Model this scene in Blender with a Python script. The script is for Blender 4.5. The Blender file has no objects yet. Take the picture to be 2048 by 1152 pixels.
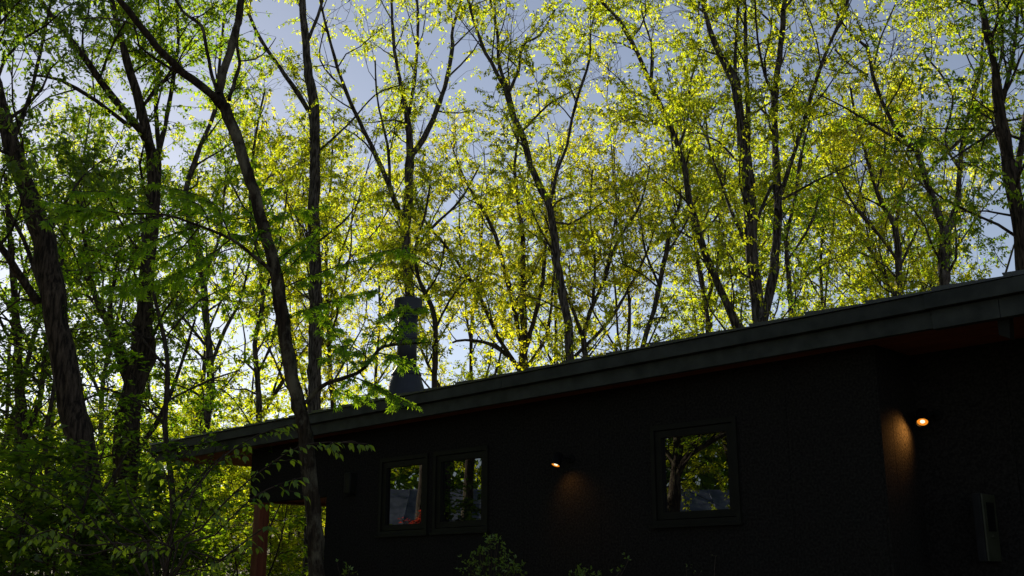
import bpy, bmesh, math, random
import numpy as np
from mathutils import Vector, Matrix

random.seed(7)
rng = np.random.default_rng(11)
scene = bpy.context.scene
COL = scene.collection
R = math.radians

# ------------------------------------------------------------------ camera
F_PX = 2170.0                      # focal length in pixels of the 2048 px wide frame
PITCH = R(15.2)
EYE = Vector((0.0, 0.0, 1.6))
cam_d = bpy.data.cameras.new('camera')
cam_d.sensor_width = 36.0
cam_d.lens = 36.0 * F_PX / 2048.0
cam_d.clip_start = 0.05
cam_d.clip_end = 2000.0
cam = bpy.data.objects.new('camera', cam_d)
cam.location = EYE
cam.rotation_euler = (R(90) + PITCH, 0, 0)
COL.objects.link(cam)
scene.camera = cam

# ------------------------------------------------------------------ world and sun
SUN_AZ = R(-23.2)                  # measured from +Y towards +X
SUN_EL = R(19.0)
world = bpy.data.worlds.new('World')
scene.world = world
world.use_nodes = True
wn = world.node_tree
wn.nodes.clear()
sky = wn.nodes.new('ShaderNodeTexSky')
sky.sky_type = 'NISHITA'
sky.sun_disc = False
sky.sun_elevation = SUN_EL
sky.sun_rotation = SUN_AZ
sky.altitude = 900.0
sky.air_density = 1.0
sky.dust_density = 0.3
sky.ozone_density = 1.5
bg = wn.nodes.new('ShaderNodeBackground')
bg.inputs['Strength'].default_value = 0.05
wo = wn.nodes.new('ShaderNodeOutputWorld')
veil = wn.nodes.new('ShaderNodeHueSaturation')          # thin high cloud takes the edge off the blue
veil.inputs['Saturation'].default_value = 0.66
tint = wn.nodes.new('ShaderNodeMix'); tint.data_type = 'RGBA'; tint.blend_type = 'MULTIPLY'
tint.inputs[0].default_value = 1.0; tint.inputs[7].default_value = (1.0, 0.985, 1.02, 1)
wn.links.new(sky.outputs[0], veil.inputs['Color'])
wn.links.new(veil.outputs[0], tint.inputs[6])
wn.links.new(tint.outputs[2], bg.inputs[0])
wn.links.new(bg.outputs[0], wo.inputs[0])

sun_dir = Vector((math.sin(SUN_AZ) * math.cos(SUN_EL), math.cos(SUN_AZ) * math.cos(SUN_EL), math.sin(SUN_EL)))
sun_d = bpy.data.lights.new('sun', 'SUN')
sun_d.energy = 5.0
sun_d.angle = R(0.5)
sun_d.color = (1.0, 0.90, 0.74)
sun = bpy.data.objects.new('sun', sun_d)
sun.rotation_euler = sun_dir.to_track_quat('Z', 'Y').to_euler()
sun.location = sun_dir * 60
COL.objects.link(sun)

scene.view_settings.view_transform = 'Standard'
scene.view_settings.look = 'None'
scene.view_settings.exposure = 1.15
scene.view_settings.gamma = 1.0
scene.render.engine = 'CYCLES'
scene.cycles.max_bounces = 9
scene.cycles.diffuse_bounces = 5
scene.cycles.glossy_bounces = 3
scene.cycles.transmission_bounces = 5
scene.cycles.use_denoising = True
scene.cycles.sample_clamp_indirect = 4.0
scene.cycles.caustics_reflective = False
scene.cycles.caustics_refractive = False

# ------------------------------------------------------------------ projection helpers (photo pixels -> metres)
SP, CP = math.sin(PITCH), math.cos(PITCH)
def ray(px, py):
    a = (px - 1024.0) / F_PX
    b = (576.0 - py) / F_PX
    return Vector((a, CP - SP * b, SP + CP * b))
def at(px, py, Y):
    d = ray(px, py)
    return EYE + d * (Y / d.y)
def to_px(p):
    q = np.asarray(p, float) - np.array(EYE)
    f = q[..., 1] * CP + q[..., 2] * SP
    u = -q[..., 1] * SP + q[..., 2] * CP
    f = np.where(np.abs(f) < 1e-3, 1e-3, f)
    return 1024 + F_PX * q[..., 0] / f, 576 - F_PX * u / f, f

def smooth(a, b, t):
    t = np.clip((t - a) / (b - a), 0, 1)
    return t * t * (3 - 2 * t)
def ground(x, y):
    x = np.asarray(x, float); y = np.asarray(y, float)
    z = 0.75 * smooth(2, 9, x + y)
    z = z + 0.09 * np.clip(y - 17, 0, None) * smooth(15, 25, y)
    z = z + 0.5 * smooth(3, 14, -x)
    z = z + 0.10 * np.sin(x * 0.31 + 1.0) * np.sin(y * 0.27)
    return z

# ------------------------------------------------------------------ materials
MATS = {}
def new_mat(name):
    m = bpy.data.materials.new(name)
    m.use_nodes = True
    m.node_tree.nodes.clear()
    MATS[name] = m
    return m, m.node_tree.nodes, m.node_tree.links

def noise_mat(name, c1, c2, scale=8.0, rough=0.8, bump=0.0, bscale=60.0, stretch=(1, 1, 1), spec=0.3, detail=6.0, metallic=0.0, lo=.35, hi=.65):
    m, N, L = new_mat(name)
    out = N.new('ShaderNodeOutputMaterial'); b = N.new('ShaderNodeBsdfPrincipled')
    tc = N.new('ShaderNodeTexCoord'); mp = N.new('ShaderNodeMapping')
    mp.inputs['Scale'].default_value = stretch
    nz = N.new('ShaderNodeTexNoise'); nz.inputs['Scale'].default_value = scale; nz.inputs['Detail'].default_value = detail
    cr = N.new('ShaderNodeValToRGB')
    cr.color_ramp.elements[0].position = lo; cr.color_ramp.elements[0].color = (*c1, 1)
    cr.color_ramp.elements[1].position = hi; cr.color_ramp.elements[1].color = (*c2, 1)
    L.new(tc.outputs['Object'], mp.inputs[0]); L.new(mp.outputs[0], nz.inputs['Vector'])
    L.new(nz.outputs['Fac'], cr.inputs[0]); L.new(cr.outputs[0], b.inputs['Base Color'])
    b.inputs['Roughness'].default_value = rough
    b.inputs['Specular IOR Level'].default_value = spec
    b.inputs['Metallic'].default_value = metallic
    if bump:
        n2 = N.new('ShaderNodeTexNoise'); n2.inputs['Scale'].default_value = bscale; n2.inputs['Detail'].default_value = 4
        L.new(mp.outputs[0], n2.inputs['Vector'])
        bp = N.new('ShaderNodeBump'); bp.inputs['Strength'].default_value = bump; bp.inputs['Distance'].default_value = 0.01
        L.new(n2.outputs['Fac'], bp.inputs['Height']); L.new(bp.outputs[0], b.inputs['Normal'])
    L.new(b.outputs[0], out.inputs[0])
    return m

def bark_mat(name, dark, light, lichen=None, vs=14.0):
    """furrowed bark: vertical ridges with grey plates, optional pale lichen blotches"""
    m, N, L = new_mat(name)
    out = N.new('ShaderNodeOutputMaterial'); b = N.new('ShaderNodeBsdfPrincipled')
    tc = N.new('ShaderNodeTexCoord'); mp = N.new('ShaderNodeMapping')
    mp.inputs['Scale'].default_value = (1, 1, 0.16)
    nz = N.new('ShaderNodeTexNoise'); nz.inputs['Scale'].default_value = vs * 2.2; nz.inputs['Detail'].default_value = 8; nz.inputs['Roughness'].default_value = 0.65
    L.new(tc.outputs['Object'], mp.inputs[0]); L.new(mp.outputs[0], nz.inputs['Vector'])
    cr = N.new('ShaderNodeValToRGB')
    cr.color_ramp.elements[0].position = 0.42; cr.color_ramp.elements[0].color = (*dark, 1)
    cr.color_ramp.elements[1].position = 0.66; cr.color_ramp.elements[1].color = (*light, 1)
    L.new(nz.outputs['Fac'], cr.inputs[0])
    col = cr.outputs[0]
    if lichen:
        n3 = N.new('ShaderNodeTexNoise'); n3.inputs['Scale'].default_value = 5.0; n3.inputs['Detail'].default_value = 9; n3.inputs['Roughness'].default_value = 0.7
        mp3 = N.new('ShaderNodeMapping'); mp3.inputs['Scale'].default_value = (1, 1, 0.5)
        L.new(tc.outputs['Object'], mp3.inputs[0]); L.new(mp3.outputs[0], n3.inputs['Vector'])
        r3 = N.new('ShaderNodeValToRGB'); r3.color_ramp.elements[0].position = 0.5; r3.color_ramp.elements[1].position = 0.62
        L.new(n3.outputs['Fac'], r3.inputs[0])
        mx = N.new('ShaderNodeMix'); mx.data_type = 'RGBA'
        L.new(r3.outputs[0], mx.inputs[0]); L.new(col, mx.inputs[6]); mx.inputs[7].default_value = (*lichen, 1)
        col = mx.outputs[2]
    L.new(col, b.inputs['Base Color'])
    b.inputs['Roughness'].default_value = 0.92
    b.inputs['Specular IOR Level'].default_value = 0.15
    bp = N.new('ShaderNodeBump'); bp.inputs['Strength'].default_value = 1.0; bp.inputs['Distance'].default_value = 0.04
    L.new(nz.outputs['Fac'], bp.inputs['Height']); L.new(bp.outputs[0], b.inputs['Normal'])
    L.new(b.outputs[0], out.inputs[0])
    return m

def leaf_mat(name, cols, trans, mixt=0.55, gloss=0.06, grough=0.4):
    """thin leaf: diffuse upper surface, light passing through, per-leaf colour variation"""
    m, N, L = new_mat(name)
    out = N.new('ShaderNodeOutputMaterial')
    ge = N.new('ShaderNodeNewGeometry')
    def ramp(cs):
        cr = N.new('ShaderNodeValToRGB'); el = cr.color_ramp.elements
        while len(el) < len(cs): el.new(0.5)
        for i, c in enumerate(cs):
            el[i].position = i / (len(cs) - 1); el[i].color = (*c, 1)
        L.new(ge.outputs['Random Per Island'], cr.inputs[0])
        return cr.outputs[0]
    d = N.new('ShaderNodeBsdfDiffuse'); t = N.new('ShaderNodeBsdfTranslucent'); g = N.new('ShaderNodeBsdfGlossy')
    g.inputs['Roughness'].default_value = grough
    g.inputs['Color'].default_value = (0.8, 0.85, 0.9, 1)
    L.new(ramp(cols), d.inputs[0]); L.new(ramp(trans), t.inputs[0])
    m1 = N.new('ShaderNodeMixShader'); m1.inputs[0].default_value = mixt
    L.new(d.outputs[0], m1.inputs[1]); L.new(t.outputs[0], m1.inputs[2])
    m2 = N.new('ShaderNodeMixShader'); m2.inputs[0].default_value = gloss
    L.new(m1.outputs[0], m2.inputs[1]); L.new(g.outputs[0], m2.inputs[2])
    L.new(m2.outputs[0], out.inputs[0])
    return m

noise_mat('wall_paint', (.0085, .0080, .0070), (.0235, .0218, .0190), 55, .95, 1.0, 140, spec=.05)
noise_mat('fascia_metal', (.017, .0205, .0168), (.036, .041, .035), 7, .6, .12, 60, spec=.2)
noise_mat('soffit_wood', (.15, .040, .016), (.22, .062, .025), 6, .7, .2, 40, stretch=(.3, 3, 3), spec=.2)
noise_mat('post_wood', (.10, .027, .011), (.19, .055, .022), 7, .65, .25, 40, stretch=(4, 4, .35), spec=.3)
noise_mat('roof_metal', (.025, .027, .029), (.04, .042, .045), 5, .32, .03, 60, spec=.6)
noise_mat('flue_paint', (.016, .019, .023), (.024, .028, .034), 5, .5, .03, 80, spec=.3)
noise_mat('frame_metal', (.006, .006, .004), (.009, .009, .0065), 9, .6, .05, 80, spec=.15)
noise_mat('box_grey', (.022, .025, .012), (.032, .035, .02), 9, .6, .05, 80)
noise_mat('black_plastic', (.003, .003, .003), (.005, .005, .005), 9, .6, .0, spec=.1)
noise_mat('rubber_dark', (.004, .004, .004), (.008, .008, .008), 9, .9, .0)
noise_mat('soil', (.13, .10, .06), (.22, .18, .12), 1.2, .95, .5, 12, spec=.1)
noise_mat('stem_bark', (.02, .014, .009), (.05, .036, .024), 30, .85, .3, 90, spec=.2)
noise_mat('cabin_roof', (.06, .075, .11), (.16, .18, .24), 3, .45, .05, 30)
noise_mat('cabin_wall', (.10, .09, .08), (.16, .15, .13), 4, .85, .1, 40)
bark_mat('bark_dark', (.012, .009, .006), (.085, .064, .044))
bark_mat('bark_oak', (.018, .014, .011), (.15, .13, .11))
bark_mat('bark_grey', (.016, .011, .007), (.050, .037, .022), lichen=(.13, .115, .075), vs=18)
bark_mat('bark_young', (.030, .024, .018), (.09, .072, .052), vs=26)
leaf_mat('leaf_gold', [(.12, .13, .010), (.15, .14, .012), (.09, .12, .010)], [(.62, .66, .015), (.74, .66, .02), (.48, .62, .015)], .72, .02, .5)
leaf_mat('leaf_lime', [(.08, .11, .008), (.11, .13, .010), (.055, .09, .008)], [(.50, .62, .012), (.66, .66, .015), (.32, .50, .012)], .70, .02, .5)
leaf_mat('leaf_green', [(.045, .09, .008), (.07, .11, .010), (.03, .07, .008)], [(.24, .44, .010), (.42, .54, .012), (.15, .33, .010)], .62, .02, .45)
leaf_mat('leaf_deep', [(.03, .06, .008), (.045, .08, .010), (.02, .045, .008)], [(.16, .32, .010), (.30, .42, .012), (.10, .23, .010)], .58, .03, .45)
leaf_mat('leaf_maple', [(.05, .12, .008), (.08, .15, .010), (.04, .10, .008)], [(.27, .56, .010), (.42, .64, .012), (.20, .44, .010)], .68, .02, .4)
leaf_mat('leaf_dogwood', [(.045, .11, .02), (.07, .135, .02), (.03, .08, .016)], [(.24, .54, .02), (.44, .58, .02), (.16, .40, .02)], .60, .03, .35)
leaf_mat('leaf_azalea', [(.11, .20, .022), (.16, .23, .025), (.08, .15, .02)], [(.3, .5, .03), (.4, .55, .03), (.2, .4, .03)], .45, .04, .4)
leaf_mat('leaf_red', [(.16, .02, .02), (.22, .03, .025), (.11, .015, .02)], [(.5, .05, .03), (.6, .08, .03), (.4, .04, .03)], .55, .02, .4)

def glass_mat():
    m, N, L = new_mat('window_glass')
    out = N.new('ShaderNodeOutputMaterial'); b = N.new('ShaderNodeBsdfPrincipled')
    b.inputs['Base Color'].default_value = (.004, .004, .004, 1)
    b.inputs['Roughness'].default_value = 0.0
    b.inputs['IOR'].default_value = 2.7
    tc = N.new('ShaderNodeTexCoord')
    nz = N.new('ShaderNodeTexNoise'); nz.inputs['Scale'].default_value = 2.5; nz.inputs['Detail'].default_value = 1
    bp = N.new('ShaderNodeBump'); bp.inputs['Strength'].default_value = .05; bp.inputs['Distance'].default_value = .01
    L.new(tc.outputs['Object'], nz.inputs['Vector']); L.new(nz.outputs['Fac'], bp.inputs['Height']); L.new(bp.outputs[0], b.inputs['Normal'])
    L.new(b.outputs[0], out.inputs[0])
glass_mat()
def emit_mat(name, col, st):
    m, N, L = new_mat(name)
    out = N.new('ShaderNodeOutputMaterial'); e = N.new('ShaderNodeEmission')
    e.inputs[0].default_value = (*col, 1); e.inputs[1].default_value = st
    L.new(e.outputs[0], out.inputs[0])
emit_mat('bulb_core', (1.0, .80, .52), .8)
emit_mat('bulb_rim', (1.0, .30, .02), .42)

# ------------------------------------------------------------------ object helpers
def link(o, parent=None):
    COL.objects.link(o)
    if parent is not None: o.parent = parent
    return o
def tag(o, label=None, cat=None, group=None, kind=None):
    if label: o['label'] = label
    if cat: o['category'] = cat
    if group: o['group'] = group
    if kind: o['kind'] = kind
    return o
def empty(name, loc=(0, 0, 0), rz=0.0, parent=None):
    o = bpy.data.objects.new(name, None)
    o.empty_display_size = 0.2
    o.location = loc; o.rotation_euler = (0, 0, rz)
    return link(o, parent)
def mesh_obj(name, verts, faces, mat, parent=None, smooth_=False, loc=(0, 0, 0)):
    me = bpy.data.meshes.new(name)
    me.from_pydata([tuple(v) for v in verts], [], faces)
    if smooth_:
        me.polygons.foreach_set('use_smooth', [True] * len(me.polygons))
    me.materials.append(MATS[mat]); me.update()
    o = bpy.data.objects.new(name, me); o.location = loc
    return link(o, parent)
def np_mesh(name, V, Fq, mat, parent=None, smooth_=False, loc=(0, 0, 0)):
    """V (n,3), Fq (m,k) of equal-sized faces"""
    me = bpy.data.meshes.new(name)
    k = Fq.shape[1]; m = Fq.shape[0]
    me.vertices.add(len(V)); me.vertices.foreach_set('co', np.ascontiguousarray(V, dtype=np.float32).ravel())
    me.loops.add(m * k); me.loops.foreach_set('vertex_index', Fq.astype(np.int32).ravel())
    me.polygons.add(m); me.polygons.foreach_set('loop_start', np.arange(0, m * k, k, dtype=np.int32))
    if smooth_: me.polygons.foreach_set('use_smooth', np.ones(m, dtype=bool))
    me.materials.append(MATS[mat]); me.update(calc_edges=True)
    o = bpy.data.objects.new(name, me); o.location = loc
    return link(o, parent)

class MB:
    """collects boxes / prisms / lathes, then links them as one mesh"""
    def __init__(s): s.v = []; s.f = []
    def add(s, vs, fs):
        n = len(s.v); s.v += [tuple(v) for v in vs]; s.f += [tuple(i + n for i in f) for f in fs]; return s
    def box(s, x0, x1, y0, y1, z0, z1):
        return s.add([(x0, y0, z0), (x1, y0, z0), (x1, y1, z0), (x0, y1, z0), (x0, y0, z1), (x1, y0, z1), (x1, y1, z1), (x0, y1, z1)],
                     [(0, 3, 2, 1), (4, 5, 6, 7), (0, 1, 5, 4), (1, 2, 6, 5), (2, 3, 7, 6), (3, 0, 4, 7)])
    def prism_y(s, poly, y0, y1):
        """polygon in x,z (counter-clockwise seen from -y) extruded in y"""
        n = len(poly)
        vs = [(x, y0, z) for x, z in poly] + [(x, y1, z) for x, z in poly]
        fs = [tuple(range(n)), tuple(range(2 * n - 1, n - 1, -1))] + [(i, i + n, (i + 1) % n + n, (i + 1) % n) for i in range(n)]
        return s.add(vs, fs)
    def lathe(s, prof, axis_o=(0, 0, 0), k=24, cap=True):
        vs = []; fs = []
        for r, z in prof:
            for i in range(k):
                a = 2 * math.pi * i / k
                vs.append((axis_o[0] + r * math.cos(a), axis_o[1] + r * math.sin(a), axis_o[2] + z))
        for j in range(len(prof) - 1):
            for i in range(k):
                fs.append((j * k + i, j * k + (i + 1) % k, (j + 1) * k + (i + 1) % k, (j + 1) * k + i))
        if cap:
            fs.append(tuple(range(k - 1, -1, -1))); fs.append(tuple((len(prof) - 1) * k + i for i in range(k)))
        return s.add(vs, fs)
    def build(s, name, mat, parent=None, bevel=0.0, smooth_=False):
        o = mesh_obj(name, s.v, s.f, mat, parent, smooth_)
        if bevel:
            b = o.modifiers.new('bevel', 'BEVEL'); b.width = bevel; b.segments = 2; b.limit_method = 'ANGLE'
        return o

# ------------------------------------------------------------------ ground
def build_ground():
    gx = np.concatenate([np.linspace(-600, -60, 10), np.linspace(-55, 55, 90), np.linspace(60, 600, 10)])
    gy = np.concatenate([np.linspace(-600, -60, 10), np.linspace(-55, 75, 100), np.linspace(85, 700, 12)])
    X, Y = np.meshgrid(gx, gy)
    Z = ground(X, np.clip(Y, -600, 70))
    V = np.stack([X.ravel(), Y.ravel(), Z.ravel()], 1)
    nx, ny = len(gx), len(gy)
    i = np.arange(nx - 1)[None, :] + np.arange(ny - 1)[:, None] * nx
    i = i.ravel()
    Fq = np.stack([i, i + 1, i + 1 + nx, i + nx], 1)
    o = np_mesh('ground', V, Fq, 'soil', smooth_=True)
    tag(o, kind='structure')
build_ground()

# ------------------------------------------------------------------ house
HD = 7.1                                    # camera to the wall plane
HN = Vector((-math.sin(R(45)), -math.cos(R(45)), 0))
HZ = 0.7
house = empty('house', (-HN.x * HD, -HN.y * HD, HZ), R(-45))
tag(house, 'black single storey cabin with long low roof, lit wall lamps and small windows', 'house')
HX = Vector((math.cos(R(45)), -math.sin(R(45)), 0)); HY = -HN
def W(px, py, yl=0.0):
    """photo pixel -> house x, z on the plane at house depth yl"""
    d = ray(px, py)
    t = (HD + yl - (EYE.x * HY.x + EYE.y * HY.y)) / (d.x * HY.x + d.y * HY.y)
    p = EYE + d * t
    return (p - house.location).dot(HX), p.z - HZ

OV = 0.30                                    # roof overhang in front of the wall
xa, za = W(634, 829, -OV)
xb, zb = W(2040, 556, -OV)
SL = (zb - za) / (xb - xa)                    # roof slope along the wall
def rz(x): return za + SL * (x - xa)          # top edge of the rake
X_TIP = W(308, 905, -OV)[0]
X_END = 1.6
Z_FLOOR = 0.0
x1855 = W(1855, 600, -OV)[0]
FT = 0.100; FB = 0.120                        # upper and lower fascia heights
DEPTH = 4.6
X_W0 = W(648, 1100)[0]                        # left end of the lower wall
X_UP0 = W(500, 980)[0]                        # left end of the gable infill over the porch
Z_HDR = W(535, 1003)[1]                       # underside of the infill
X_REC = W(1752, 800)[0]                       # corner where the wall steps back
REC = 0.55

def wall_top(x, y=0): return rz(x) - FT - FB + 0.05

wins = []   # (x0, x1, z0, z1)
def win_from(l, t, r_, b):
    xs0, zs0 = W(l[0], l[1]); xs1, zs1 = W(r_[0], r_[1])
    return xs0, xs1, W(*b)[1], W(*t)[1]
WZB = W(1390, 1045)[1]; WZT = W(1390, 846)[1]
w3 = (W(1308, 950)[0], W(1477, 950)[0], WZB, WZT)
w2 = (W(870, 990)[0], W(976, 990)[0], W(925, 1060)[1], W(925, 900)[1])
w1 = (W(762, 1000)[0], W(855, 1000)[0], W(808, 1067)[1], W(808, 915)[1])
wz0 = (w1[2] + w2[2]) / 2; wz1 = (w1[3] + w2[3]) / 2
w1 = (w1[0], w1[1], wz0, wz1); w2 = (w2[0], w2[1], wz0, wz1)
wins = [w1, w2, w3]
print('HOUSE slope %.3f tip %.2f rec %.2f w0 %.2f wins %s' % (SL, X_TIP, X_REC, X_W0, [[round(v, 2) for v in w] for w in wins]))

# wall cladding: separate 910 mm boards with open joints, cut round the windows
xj = W(1203, 1080)[0]
joints = sorted([X_W0] + [xj + 0.91 * k for k in range(-12, 12) if X_W0 + .15 < xj + .91 * k < X_REC - .15] + [X_REC])
def panel(x0, x1, y0, y1, zb_fn, zt_fn, holes):
    mb = MB()
    xs = sorted({x0, x1} | {v for h in holes for v in h[:2] if x0 < v < x1})
    for a, b in zip(xs[:-1], xs[1:]):
        mid = (a + b) / 2
        hs = [h for h in holes if h[0] < mid < h[1]]
        segs = []
        if hs:
            h = hs[0]
            segs = [((zb_fn(a), zb_fn(b)), (h[2], h[2])), ((h[3], h[3]), (zt_fn(a), zt_fn(b)))]
        else:
            segs = [((zb_fn(a), zb_fn(b)), (zt_fn(a), zt_fn(b)))]
        for (b0, b1), (t0, t1) in segs:
            mb.prism_y([(a, b0), (b, b1), (b, t1), (a, t0)], y0, y1)
    return mb
G = 0.0022
for a, b in zip(joints[:-1], joints[1:]):
    panel(a + G, b - G, 0, .03, lambda x: 0.0, lambda x: wall_top(x) + OV * 0, wins).build('wall_panel', 'wall_paint', house)
# gable infill over the porch
panel(X_UP0, X_W0 - G, 0.0, .12, lambda x: Z_HDR, wall_top, []).build('gable_infill', 'wall_paint', house)
# recessed entrance wall: boards
xr = X_REC - 0.6
rj = [xr] + [W(1775, 900, REC)[0] + .91 * k for k in range(0, 6)]
rj = [v for v in rj if v < X_END - .3] + [X_END - .3]
for a, b in zip(rj[:-1], rj[1:]):
    panel(a + G, b - G, REC, REC + .03, lambda x: 0.0, lambda x: wall_top(x), []).build('wall_panel', 'wall_paint', house)
# structural core behind the boards (dark membrane) and the return at the step
core = MB()
panel_core = panel(X_W0 + .02, X_REC - .02, .035, .12, lambda x: 0.0, lambda x: wall_top(x) - .004, wins)
panel_core.build('wall_core', 'rubber_dark', house)
MB().box(xr + .01, X_END - .32, REC + .034, REC + .12, 0, wall_top(xr) - .02).build('wall_core', 'rubber_dark', house)
for y0, y1 in ((-.002, .17), (.174, REC - .003)):
    MB().box(X_REC + .001, X_REC + .022, y0, y1, 0, wall_top(X_REC) - .012).build('wall_return', 'wall_paint', house)
MB().box(X_W0 + .002, X_W0 + .1, .124, DEPTH, 0, wall_top(X_W0) - .06).build('wall_end', 'wall_paint', house)
MB().box(X_W0 + .1, X_END - .3, DEPTH - .1, DEPTH, 0, wall_top(X_W0) - .06).build('wall_back', 'wall_paint', house)
MB().box(X_END - .4, X_END - .3, REC + .124, DEPTH - .102, 0, wall_top(X_W0) - .06).build('wall_end', 'wall_paint', house)
MB().box(X_W0 - 3.0, X_END - .3, -.3, DEPTH + .2, -.6, -.004).build('foundation', 'soil', house)

# roof deck, soffit boards, fascia, roof courses
def slab(x0, x1, y0, y1, dz0, dz1):
    return MB().add([(x0, y0, rz(x0) + dz0), (x1, y0, rz(x1) + dz0), (x1, y1, rz(x1) + dz0), (x0, y1, rz(x0) + dz0),
                     (x0, y0, rz(x0) + dz1), (x1, y0, rz(x1) + dz1), (x1, y1, rz(x1) + dz1), (x0, y1, rz(x0) + dz1)],
                    [(0, 3, 2, 1), (4, 5, 6, 7), (0, 1, 5, 4), (1, 2, 6, 5), (2, 3, 7, 6), (3, 0, 4, 7)])
roof = slab(X_TIP + .03, X_END, -OV + .05, DEPTH + .4, -FT - FB + .05, -.012).build('roof', 'soffit_wood', house)
nb = 5
for k in range(nb):     # soffit boards run along the rake
    y0 = -OV + .056 + k * .17
    slab(X_TIP + .04, X_END - .02, y0, y0 + .166, -FT - FB + .028, -FT - FB + .046).build('soffit_board', 'soffit_wood', roof)
# fascia, upper board proud of the lower one, joints along it
def fascia(x0, x1, y0, y1, d0, d1, name='fascia_board'):
    slab(x0, x1, y0, y1, d0, d1).build(name, 'fascia_metal', roof, bevel=.003)
x2005 = W(2003, 640, -OV)[0]
for a, b, pr in ((X_TIP, W(1010, 770, -OV)[0], 0), (W(1010, 770, -OV)[0], x1855, 0), (x1855, X_END, .012)):
    fascia(a + .0015, b - .0015, -OV - .05 - pr, -OV + .045, -FT, 0)
for a, b, pr, ex in ((X_TIP + .02, W(930, 790, -OV)[0], 0, 0), (W(930, 790, -OV)[0], x1855 + .02, 0, 0), (x1855 + .02, x2005, .014, .01), (x2005, X_END, .014, .01)):
    fascia(a + .0015, b - .0015, -OV - pr, -OV + .045, -FT - FB - ex, -FT - .003)
# end board at the tip and little bracket at the right
slab(X_TIP - .025, X_TIP - .002, -OV - .03, DEPTH + .4, -FT - FB * .4, 0.002).build('fascia_board', 'fascia_metal', roof)
xg, zg = W(2012, 655, -OV + .1)
MB().prism_y([(xg - .03, zg - .05), (xg + .035, zg - .085), (xg + .045, zg + .06), (xg - .03, zg + .06)], -OV + .05, -OV + .12).build('bracket', 'frame_metal', roof)
# lapped metal roof courses: each one a wedge, thick at its lower (left) edge
cw = 0.46
nx_ = int((X_END - X_TIP) / cw) + 1
for k in range(nx_):
    x0 = X_TIP - .01 + k * cw; x1 = min(x0 + cw + .05, X_END)
    if x1 - x0 < .08: continue
    th = .030 + .010 * random.random(); y0 = -OV - .065 - .006 * random.random(); y1 = DEPTH + .4
    vs = [(x0, y0, rz(x0) + .003), (x1, y0, rz(x1) + .003), (x1, y1, rz(x1) + .003), (x0, y1, rz(x0) + .003),
          (x0 - .012, y0, rz(x0) + th), (x1, y0, rz(x1) + .012), (x1, y1, rz(x1) + .012), (x0 - .012, y1, rz(x0) + th)]
    MB().add(vs, [(0, 3, 2, 1), (4, 5, 6, 7), (0, 1, 5, 4), (1, 2, 6, 5), (2, 3, 7, 6), (3, 0, 4, 7)]).build('roof_course', 'roof_metal', roof)

# porch: post, ceiling, side beam
xp = W(533, 1010)[0]
MB().box(X_UP0 + .10, X_UP0 + .235, .005, .14, 0, Z_HDR - .002).build('porch_post', 'post_wood', house, bevel=.006)
for k in range(6):
    y0 = .125 + k * .2
    MB().box(X_UP0 + .24, X_W0 - .003, y0, y0 + .197, Z_HDR + .03, Z_HDR + .05).build('ceiling_board', 'soffit_wood', house)
MB().box(X_UP0 + .1, X_UP0 + .235, .145, 1.35, Z_HDR, Z_HDR + .2).build('porch_beam', 'post_wood', house, bevel=.005)
MB().box(X_UP0 + .1, X_UP0 + .235, 1.24, 1.37, 0, Z_HDR - .002).build('porch_post', 'post_wood', house, bevel=.006)

# windows
for i, (x0, x1, z0, z1) in enumerate(wins):
    w = empty('window', (0, 0, 0), 0, house)
    ft = .05
    fr = MB()      # outer trim standing proud of the boards
    fr.box(x0 - .012, x1 + .012, -.022, .05, z0 - .012, z0 + ft * .55); fr.box(x0 - .012, x1 + .012, -.022, .05, z1 - ft * .55, z1 + .012)
    fr.box(x0 - .012, x0 + ft * .5, -.0215, .05, z0 + ft * .55, z1 - ft * .55); fr.box(x1 - ft * .5, x1 + .012, -.0215, .05, z0 + ft * .55, z1 - ft * .55)
    fr.build('window_frame', 'frame_metal', w)
    a0, a1, c0, c1 = x0 + ft * .62, x1 - ft * .62, z0 + ft * .68, z1 - ft * .68
    s = .055
    sa = MB()
    sa.box(a0, a1, -.008, .045, c0, c0 + s); sa.box(a0, a1, -.008, .045, c1 - s, c1)
    sa.box(a0, a0 + s, -.0075, .045, c0 + s, c1 - s); sa.box(a1 - s, a1, -.0075, .045, c0 + s, c1 - s)
    sa.build('sash', 'frame_metal', w)
    MB().box(a0 + s - .004, a1 - s + .004, .022, .034, c0 + s - .004, c1 - s + .004).build('pane', 'window_glass', w)
    MB().box(x0 - .03, x1 + .03, -.04, .0, z0 - .032, z0 - .014).build('sill', 'frame_metal', w)

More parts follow.
